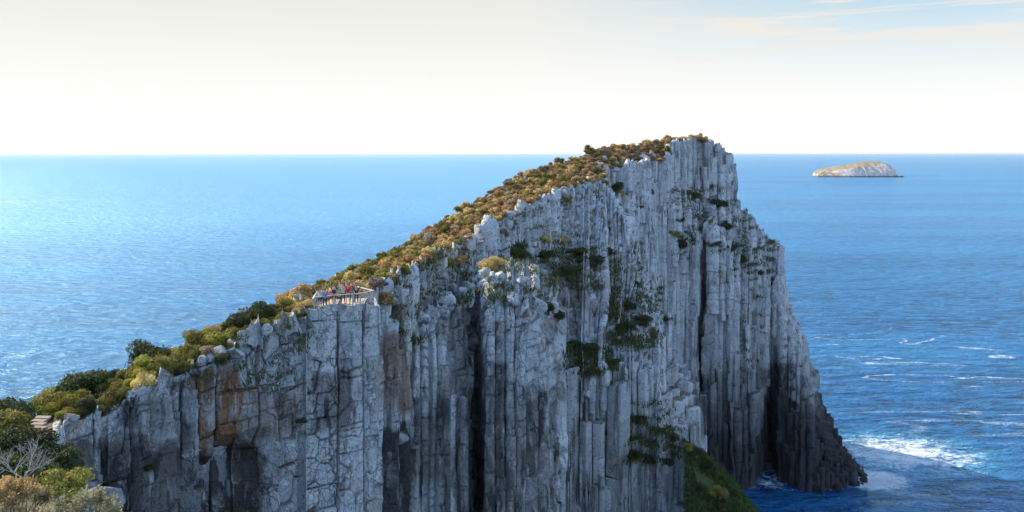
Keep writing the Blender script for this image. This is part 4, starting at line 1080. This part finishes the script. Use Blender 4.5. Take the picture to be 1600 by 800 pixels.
# ------------------------------------------------------------ wet toe rocks at the foot of the wall
def toe():
    V = []; r = random.Random(2)
    bm = bmesh.new()
    for (px, py, w, hh) in [(1318, 742, 22, 60), (1330, 744, 18, 42), (1341, 744, 14, 26), (1350, 746, 10, 14), (1307, 750, 20, 44), (1292, 752, 16, 34), (1325, 752, 14, 18), (1358, 748, 5, 6), (1272, 754, 15, 26)]:
        D = H*F/(py-HY); s = D/F; g = bmesh.ops.create_icosphere(bm, subdivisions=3, radius=1)
        x0 = (px-800)*s
        for v in g['verts']:
            c = v.co.copy(); n = mnoise.fractal(c*1.6+Vector((px, 0, 0)), 1.0, 2, 4)
            c *= 1+.38*n
            v.co = Vector((c.x*w*s*.8-c.z*w*s*.55+x0, c.y*w*s*.8+D+3, c.z*hh*s*.75))
    me = bpy.data.meshes.new('sea_rock'); bm.to_mesh(me); bm.free(); me.materials.append(ROCK)
    at = me.color_attributes.new('tint', 'FLOAT_COLOR', 'POINT'); at.data.foreach_set('color', np.tile([0, .6, .3, 1], len(me.vertices)).astype(np.float32))
    o = bpy.data.objects.new('rocks', me); C.objects.link(o); tag(o, kind='structure')
toe()
# ------------------------------------------------------------ lookout fence
WOOD = simple('weathered_timber', (.42, .40, .37), .85); WIRE = simple('steel_wire', (.5, .5, .5), .4, 1)
def beam(name, a, b, w, h, mat, parent):
    a = Vector(a); b = Vector(b); d = b-a; L = d.length; bm = bmesh.new(); bmesh.ops.create_cube(bm, size=1)
    for v in bm.verts: v.co = Vector((v.co.x*w, v.co.y*h, v.co.z*L))
    bmesh.ops.bevel(bm, geom=list(bm.edges), offset=min(w, h)*.12, segments=1, affect='EDGES')
    me = bpy.data.meshes.new(name); bm.to_mesh(me); bm.free(); me.materials.append(mat)
    o = bpy.data.objects.new(name, me); C.objects.link(o); o.parent = parent; o.location = (a+b)/2; o.rotation_euler = d.to_track_quat('Z', 'Y').to_euler(); return o
DECKZ = lambda px, D: float(hfun(np.array([(px-800)/F*D]), np.array([D]))[0][0])
def fence():
    posts = [(491, 68.0), (522, 68.9), (551.5, 69.4), (563, 69.8), (583.5, 71.2)]
    base = Vector(((posts[0][0]-800)/F*posts[0][1], posts[0][1], H-13.4))
    t = empty('lookout_fence', tuple(base), 0, label='weathered timber and wire safety fence round the clifftop lookout', cat='fence')
    P = []
    for px, D in posts: P.append(Vector(((px-800)/F*D, D, H-13.35))-base)
    back = [Vector(((556-800)/F*77.5, 77.5, H-14.0))-base]
    for p in P+back: beam('post', p-Vector((0, 0, .35)), p+Vector((0, 0, 1.08)), .11, .11, WOOD, t)
    up = Vector((0, 0, 1.12))
    for a, b in ((P[0], P[1]), (P[1], P[3]), (P[3], P[4]), (P[4], back[0])): beam('top_rail', a+up, b+up, .16, .06, WOOD, t)
    for a, b in ((P[0], P[1]), (P[1], P[2]), (P[2], P[3]), (P[3], P[4]), (P[4], back[0])):
        for k in range(5): beam('wire', a+Vector((0, 0, .15+.18*k)), b+Vector((0, 0, .15+.18*k)), .012, .012, WIRE, t)
fence()
# ------------------------------------------------------------ people
def skin_obj(name, verts, edges, radii, mat, parent, root=0, sub=2):
    me = bpy.data.meshes.new(name); me.from_pydata([tuple(v) for v in verts], edges, []); me.materials.append(mat)
    o = bpy.data.objects.new(name, me); C.objects.link(o); o.parent = parent
    m = o.modifiers.new('s', 'SKIN'); m.use_smooth_shade = True
    for i, r in enumerate(radii):
        sv = me.skin_vertices[0].data[i]; sv.radius = (r if isinstance(r, tuple) else (r, r)); sv.use_root = (i == root)
    m2 = o.modifiers.new('u', 'SUBSURF'); m2.levels = sub; m2.render_levels = sub
    return o
SKIN = simple('skin', (.52, .33, .24), .6)
_cl = {}
def cloth(c):
    if c not in _cl: _cl[c] = simple('cloth', c, .9)
    return _cl[c]
def ball(name, c, s, mat, parent):
    bm = bmesh.new(); bmesh.ops.create_uvsphere(bm, u_segments=12, v_segments=8, radius=1)
    for v in bm.verts: v.co = Vector((v.co.x*s[0], v.co.y*s[1], v.co.z*s[2]))
    me = bpy.data.meshes.new(name); bm.to_mesh(me); bm.free(); me.materials.append(mat); me.polygons.foreach_set('use_smooth', [True]*len(me.polygons))
    o = bpy.data.objects.new(name, me); C.objects.link(o); o.parent = parent; o.location = c; return o
def person(px, D, h, rz, hands, top, legs, label, shorts=True, hair=(.07, .045, .03), sleeves=True, lean=0, stride=.09):
    x = (px-800)/F*D; k = h/1.75
    t = empty('person', (x, D, DECKZ(px, D)+.015), rz, label=label, cat='person', group='walkers waving at the clifftop lookout'); t.scale = (k, k, k)
    V = []; E = []; Rr = []
    def add(p, r, par=None):
        V.append(Vector(p)); Rr.append(r); i = len(V)-1
        if par is not None: E.append((par, i))
        return i
    l = lean
    pel = add((0, 0, .95), (.15, .11)); wa = add((l*.3, 0, 1.12), (.13, .09), pel); ch = add((l*.8, 0, 1.32), (.165, .105), wa); nk0 = add((l, 0, 1.46), (.075, .07), ch); nk = add((l, -.01, 1.53), .052, nk0)
    j = add((l, -.025, 1.60), (.07, .08), nk); hd = add((l, -.02, 1.68), (.078, .095), j); tp = add((l, -.01, 1.745), (.06, .07), hd)
    nose = add((l, -.115, 1.655), .014, hd)
    arms = []
    for s, (hx, hz) in zip((-1, 1), hands):
        sh = add((l+s*.19, 0, 1.42), .058, ch); S = V[sh]; Hd = Vector((hx+l, -.06, hz)); mid = (S+Hd)/2+Vector((s*.05, .03, -.03))
        dv = Hd-S
        if dv.length > .56: Hd = S+dv.normalized()*.56; mid = (S+Hd)/2+Vector((s*.035, .02, -.02))
        el = add(mid, .042, sh); wr = add(Hd, .028, el); d = (Hd-mid).normalized(); pm = add(Hd+d*.055, (.036, .018), wr)
        side = d.cross(Vector((0, 1, 0))).normalized()
        for q, (o_, ln) in enumerate(((-.03, .07), (-.01, .08), (.011, .075), (.032, .058))):
            f1 = add(V[pm]+side*o_+d*.04, .0095, pm); f2 = add(V[f1]+d*ln*.6+side*o_*.3, .0085, f1); add(V[f2]+d*ln*.4+Vector((0, -.012, 0)), .007, f2)
        th = add(V[wr]+d*.03-side*s*.035, .011, wr); add(V[th]+d*.035-side*s*.03, .009, th)
        arms.append((sh, el, wr))
    feet = []
    for s in (-1, 1):
        hp = add((s*.095, 0, .88), .082, pel); kn = add((s*(.10+stride*.3), -.03, .48), .056, hp); an = add((s*(.10+stride*.6), .02, .09), .036, kn); to = add((s*(.11+stride*.7), -.14, .035), (.035, .028), an)
        feet.append((hp, kn, an, to))
    skin_obj('body', V, E, Rr, SKIN, t)
    # clothes, each its own piece over the body
    tv = [V[pel]+Vector((0, 0, -.02)), V[wa], V[ch], V[nk0]]; te = [(0, 1), (1, 2), (2, 3)]; tr = [(.17, .13), (.15, .11), (.185, .125), (.085, .08)]
    for (a, b, c) in arms:
        n = len(tv); end = V[b] if not sleeves else V[b].lerp(V[c], .85)
        if sleeves: tv += [V[a], V[b], end]; te += [(2, n), (n, n+1), (n+1, n+2)]; tr += [.07, .054, .042]
        else: tv += [V[a], V[a].lerp(V[b], .6)]; te += [(2, n), (n, n+1)]; tr += [.07, .06]
    skin_obj('jacket' if sleeves else 'shirt', tv, te, tr, cloth(top), t)
    pv = [V[pel]+Vector((0, 0, .03))]; pe = []; pr = [(.16, .12)]
    for hp, kn, an, to in feet:
        n = len(pv); end = V[kn] if shorts else V[kn]
        if shorts: pv += [V[hp], V[hp].lerp(V[kn], .72)]; pe += [(0, n), (n, n+1)]; pr += [.096, .082]
        else: pv += [V[hp], V[kn], V[an]+Vector((0, 0, .02))]; pe += [(0, n), (n, n+1), (n+1, n+2)]; pr += [.092, .068, .05]
    skin_obj('shorts' if shorts else 'trousers', pv, pe, pr, cloth(legs), t)
    ball('hair', V[hd]+Vector((0, .022, .03)), (.088, .10, .095), cloth(hair), t)
    for s in (-1, 1):
        ball('eye', V[hd]+Vector((s*.03, -.094, -.005)), (.011, .006, .008), cloth((.03, .025, .02)), t)
        ball('shoe', V[feet[0 if s < 0 else 1][3]]+Vector((0, .055, .012)), (.05, .13, .05), cloth((.06, .055, .05)), t)
    ball('mouth', V[hd]+Vector((0, -.092, -.062)), (.024, .008, .008), cloth((.35, .12, .10)), t)
person(499.5, 68.8, 1.70, .1, ((-.42, 1.82), (.25, 1.95)), (.75, .62, .62), (.02, .02, .025), 'person in a pale pink top and black shorts, leftmost behind the fence, arms raised', sleeves=False, hair=(.12, .07, .03))
person(507.6, 68.5, 1.62, 0, ((-.22, 1.93), (.30, 1.93)), (.07, .22, .72), (.02, .02, .025), 'person in a bright blue top and black trousers, arms raised', shorts=False, sleeves=False)
person(512.4, 69.2, 1.60, -.1, ((-.2, 1.9), (.42, 1.84)), (.80, .25, .38), (.03, .03, .04), 'person in a pink shirt and dark shorts beside the one in bright blue', sleeves=False, hair=(.25, .15, .07))
person(521.8, 70.6, 1.86, .1, ((-.28, 1.93), (.42, 1.88)), (.02, .035, .12), (.03, .03, .035), 'tall person in a navy vest with raised bare arms', sleeves=False)
person(530.0, 70.0, 1.58, 0, ((-.40, 1.84), (.34, 1.9)), (.20, .40, .30), (.025, .025, .03), 'person in a green top and dark shorts left of the one in teal', sleeves=False, hair=(.4, .28, .14))
person(536.2, 72.6, 1.80, -.1, ((-.36, 1.92), (.24, 1.95)), (.30, .58, .66), (.05, .05, .07), 'person in a pale teal jacket with both arms up', shorts=False)
person(543.8, 72.0, 1.80, 0, ((-.38, 1.92), (.52, 1.80)), (.62, .015, .02), (.16, .15, .16), 'person in a bright red jacket spreading both arms in a wide V')
person(550.0, 74.4, 1.72, .15, ((-.2, 1.94), (.32, 1.92)), (.10, .16, .30), (.05, .06, .08), 'person in a dark blue top mostly hidden behind the red jacket', shorts=False)
person(556.8, 72.2, 1.66, -.1, ((-.42, 1.84), (.42, 1.86)), (.03, .03, .035), (.03, .03, .04), 'person dressed all in black, rightmost, arms in a V', shorts=False)

# ------------------------------------------------------------ tell look-alikes apart in their labels
def order_labels():
    by = {}
    for o in bpy.data.objects:
        if o.parent is None and 'label' in o and o.get('group'): by.setdefault(o['label'], []).append(o)
    words = ['leftmost', 'second from left', 'third from left', 'fourth from left', 'fifth from left', 'sixth from left', 'seventh from left', 'eighth from left', 'ninth from left', 'tenth from left', 'eleventh from left', 'twelfth from left', 'thirteenth from left', 'fourteenth from left', 'fifteenth from left', 'sixteenth from left', 'seventeenth from left', 'eighteenth from left', 'nineteenth from left', 'twentieth from left', '21st from left', '22nd from left', '23rd from left', '24th from left', '25th from left', '26th from left']
    for lab, os_ in by.items():
        if len(os_) < 2: continue
        os_.sort(key=lambda o: (o.location.x/o.location.y, o.location.z))
        pl = lab.replace(' shrub ', ' shrubs ').replace(' bush ', ' bushes ').replace(' tree,', ' trees,').replace(' boulder ', ' boulders ').replace(' block ', ' blocks ')
        for i, o in enumerate(os_):
            w = 'rightmost' if i == len(os_)-1 else words[i] if i < len(words) else None
            if w: o['label'] = f'{w} of the {pl}'
order_labels()
